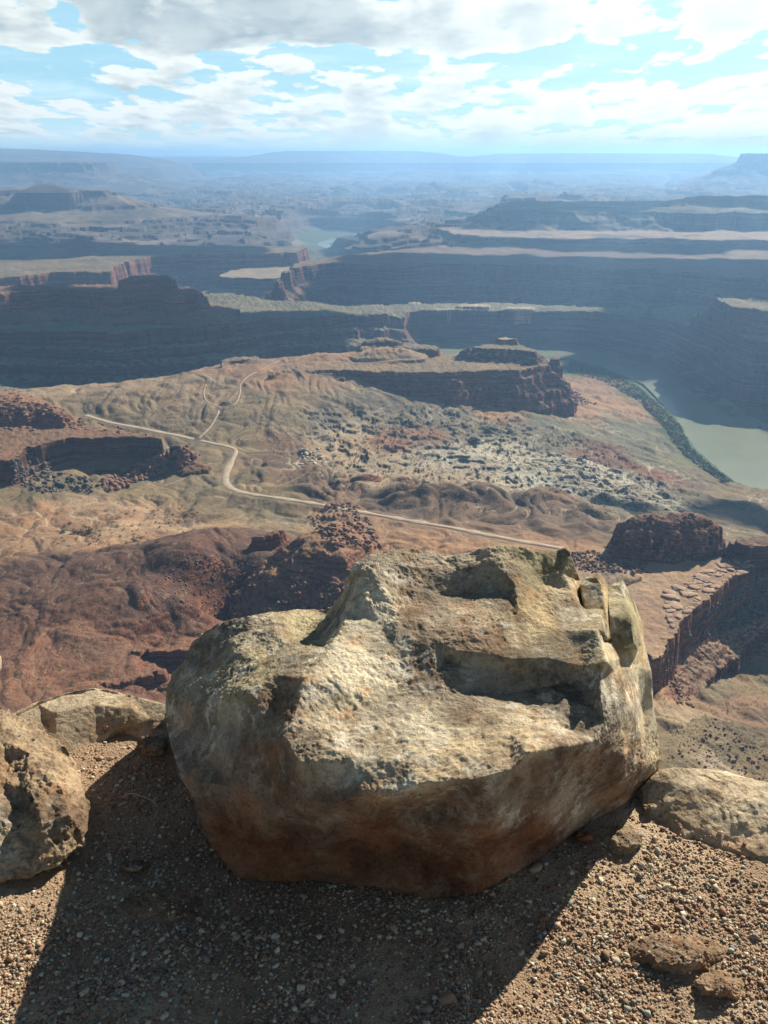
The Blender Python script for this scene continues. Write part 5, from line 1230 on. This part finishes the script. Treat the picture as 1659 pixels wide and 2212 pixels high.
def pebble_proto(seed, sub):
    rs = np.random.RandomState(seed); V, F = ico(sub); V = V.copy()
    for _ in range(9):
        n = rs.randn(3); n /= np.linalg.norm(n); d = V @ n; V = V - np.outer(np.maximum(d - rs.uniform(.38, .72), 0), n)
    return V * [1, rs.uniform(.55, .95), rs.uniform(.5, .75)] * 1.25, F
PCOL = dict(cream=(.50, .44, .31), tan=(.34, .24, .14), rust=(.26, .12, .065), grey=(.26, .245, .20), green=(.25, .29, .23), brown=(.17, .105, .065))
def peb_mat(nm, c):
    def f(t):
        pos = t.new('ShaderNodeNewGeometry').outputs['Position']; r_ = t.new('ShaderNodeObjectInfo').outputs['Random']
        n = t.noise(pos, 140, 4, .6); k = t.mix(t.math('ADD', t.math('MULTIPLY', n, .6), t.math('MULTIPLY', r_, .4)), tuple(v * .6 for v in c), tuple(min(v * 1.25, .8) for v in c))
        return t.new('ShaderNodeBsdfPrincipled', Base_Color=k, Roughness=.8, Normal=t.bump(n, .4, .003)).outputs[0]
    return simple(nm + '_pebble', f)
PM = {k: peb_mat(k, c) for k, c in PCOL.items()}
def gravel_sh(t):
    rnd = t.new('ShaderNodeNewGeometry').outputs['Random Per Island']; pos = t.new('ShaderNodeNewGeometry').outputs['Position']
    n = t.noise(pos, 160, 3, .6)
    c = t.ramp(rnd, [(0, (.20, .12, .07)), (.2, (.30, .185, .11)), (.38, (.38, .26, .16)), (.52, (.24, .20, .155)), (.64, (.48, .37, .23)), (.78, (.31, .165, .095)), (.87, (.56, .48, .34)), (.96, (.31, .34, .26))], 'CONSTANT')
    c = t.mix(t.mapr(n, .35, .65, .5, 0), c, t.mix(1.0, c, (.55, .5, .48), 'MULTIPLY'))
    return t.new('ShaderNodeBsdfPrincipled', Base_Color=c, Roughness=.85).outputs[0]
M_GRAV = simple('mixed_gravel', gravel_sh)
def gravel():
    rs = np.random.RandomState(11); pr = [pebble_proto(i, 1) for i in range(12)]
    N = 86000
    sx = rs.uniform(-500, 2220, N); sy = 1560 + (2330 - 1560) * rs.rand(N) ** .80
    p = P(sx, sy, -1.5); dens = fbm(p[:, 0], p[:, 1], .30, 3, .6, 3)
    keep = rs.rand(N) < np.clip(.60 + dens * 1.7, .10, 1)
    keep &= p[:, 1] < edge_y(p[:, 0]) - .05
    p = p[keep]; z, on = top_hits(p[:, 0], p[:, 1]); vs, fs, k = [], [], 0
    lowrock = on & (z < -1.475) & (rs.rand(len(p)) < .10)
    sel = ~on | lowrock
    for q, zz in zip(p[sel], z[sel]):
        V, F = pr[rs.randint(12)]; s_ = .0031 * math.exp(rs.randn() * .42)
        a = rs.rand() * 6.28; c_, n_ = math.cos(a), math.sin(a); W = V * s_
        W = np.stack([W[:, 0] * c_ - W[:, 1] * n_, W[:, 0] * n_ + W[:, 1] * c_, W[:, 2]], 1)
        vs.append(W + [q[0], q[1], zz + s_ * .25]); fs.append(F + k); k += len(V)
    o = mesh_np('gravel', np.concatenate(vs), np.concatenate(fs), M_GRAV); mark(o, 'stuff', 'loose mixed gravel covering the ledge', 'gravel')
    # countable larger pebbles
    pb = [pebble_proto(100 + i, 2) for i in range(8)]; mesh = {}
    tints = ['cream'] * 5 + ['tan'] * 4 + ['rust'] * 2 + ['grey'] * 2 + ['green'] + ['brown'] * 2
    n = 0
    while n < 290:
        a_, b_ = rs.uniform(0, 1659), 1600 + 612 * rs.rand() ** .8
        if rs.rand() < .35: a_, b_ = rs.uniform(1080, 1500), rs.uniform(1820, 2100)
        elif rs.rand() < .12: a_, b_ = rs.uniform(210, 340), rs.uniform(1590, 1720)
        q = P(a_, b_, -1.5)
        if q[1] > edge_y(q[0]) - .06: continue
        z, on = top_hits(np.array([q[0]]), np.array([q[1]])); z = float(z[0])
        if on[0] and (z > -1.46 or rs.rand() < .7): continue
        tint = tints[rs.randint(len(tints))]; pi = rs.randint(8); key = (tint, pi)
        if key not in mesh:
            o = mesh_np('pebble', pb[pi][0] * .5, pb[pi][1], PM[tint]); mesh[key] = o.data
        else:
            o = bpy.data.objects.new('pebble', mesh[key]); S.collection.objects.link(o)
        s_ = .0105 * math.exp(rs.randn() * .30); o.scale = (s_, s_, s_ * rs.uniform(.7, 1.1)); o.rotation_euler = (rs.randn() * .2, rs.randn() * .2, rs.rand() * 6.28)
        o.location = (q[0], q[1], z + s_ * .10)
        mark(o, None, {'cream': 'cream angular pebble lying loose on the gravel', 'tan': 'tan pebble lying loose on the gravel', 'rust': 'rust red pebble lying loose on the gravel', 'grey': 'grey pebble lying loose on the gravel', 'green': 'pale greenish pebble lying loose on the gravel', 'brown': 'dark brown pebble lying loose on the gravel'}[tint], 'pebble', tint + ' pebbles on the ledge')
        n += 1
gravel()
# ---- curled dry stem in the shadow
def twig():
    s = np.array([(262, 1722), (285, 1714), (312, 1722), (330, 1732), (340, 1746), (336, 1762), (328, 1772)]); sp = spline(s, 40)
    c = P(sp[:, 0], sp[:, 1], -1.482); vs, fs = [], []
    for i, p in enumerate(c):
        t_ = c[min(i + 1, 39)] - c[max(i - 1, 0)]; t_ /= np.linalg.norm(t_); u = np.cross(t_, [0, 0, 1]); u /= np.linalg.norm(u); w_ = np.cross(u, t_)
        for j in range(6):
            a = j * math.tau / 6; vs.append(p + .0011 * (1 - .6 * i / 40) * (u * math.cos(a) + w_ * math.sin(a)))
    for i in range(39):
        for j in range(6): fs.append([i * 6 + j, i * 6 + (j + 1) % 6, i * 6 + 6 + (j + 1) % 6, i * 6 + 6 + j])
    o = mesh_np('dry_stem', np.array(vs), np.array(fs), PM['cream'], True); mark(o, None, 'thin curled pale stem lying in the boulder shadow', 'twig')
twig()
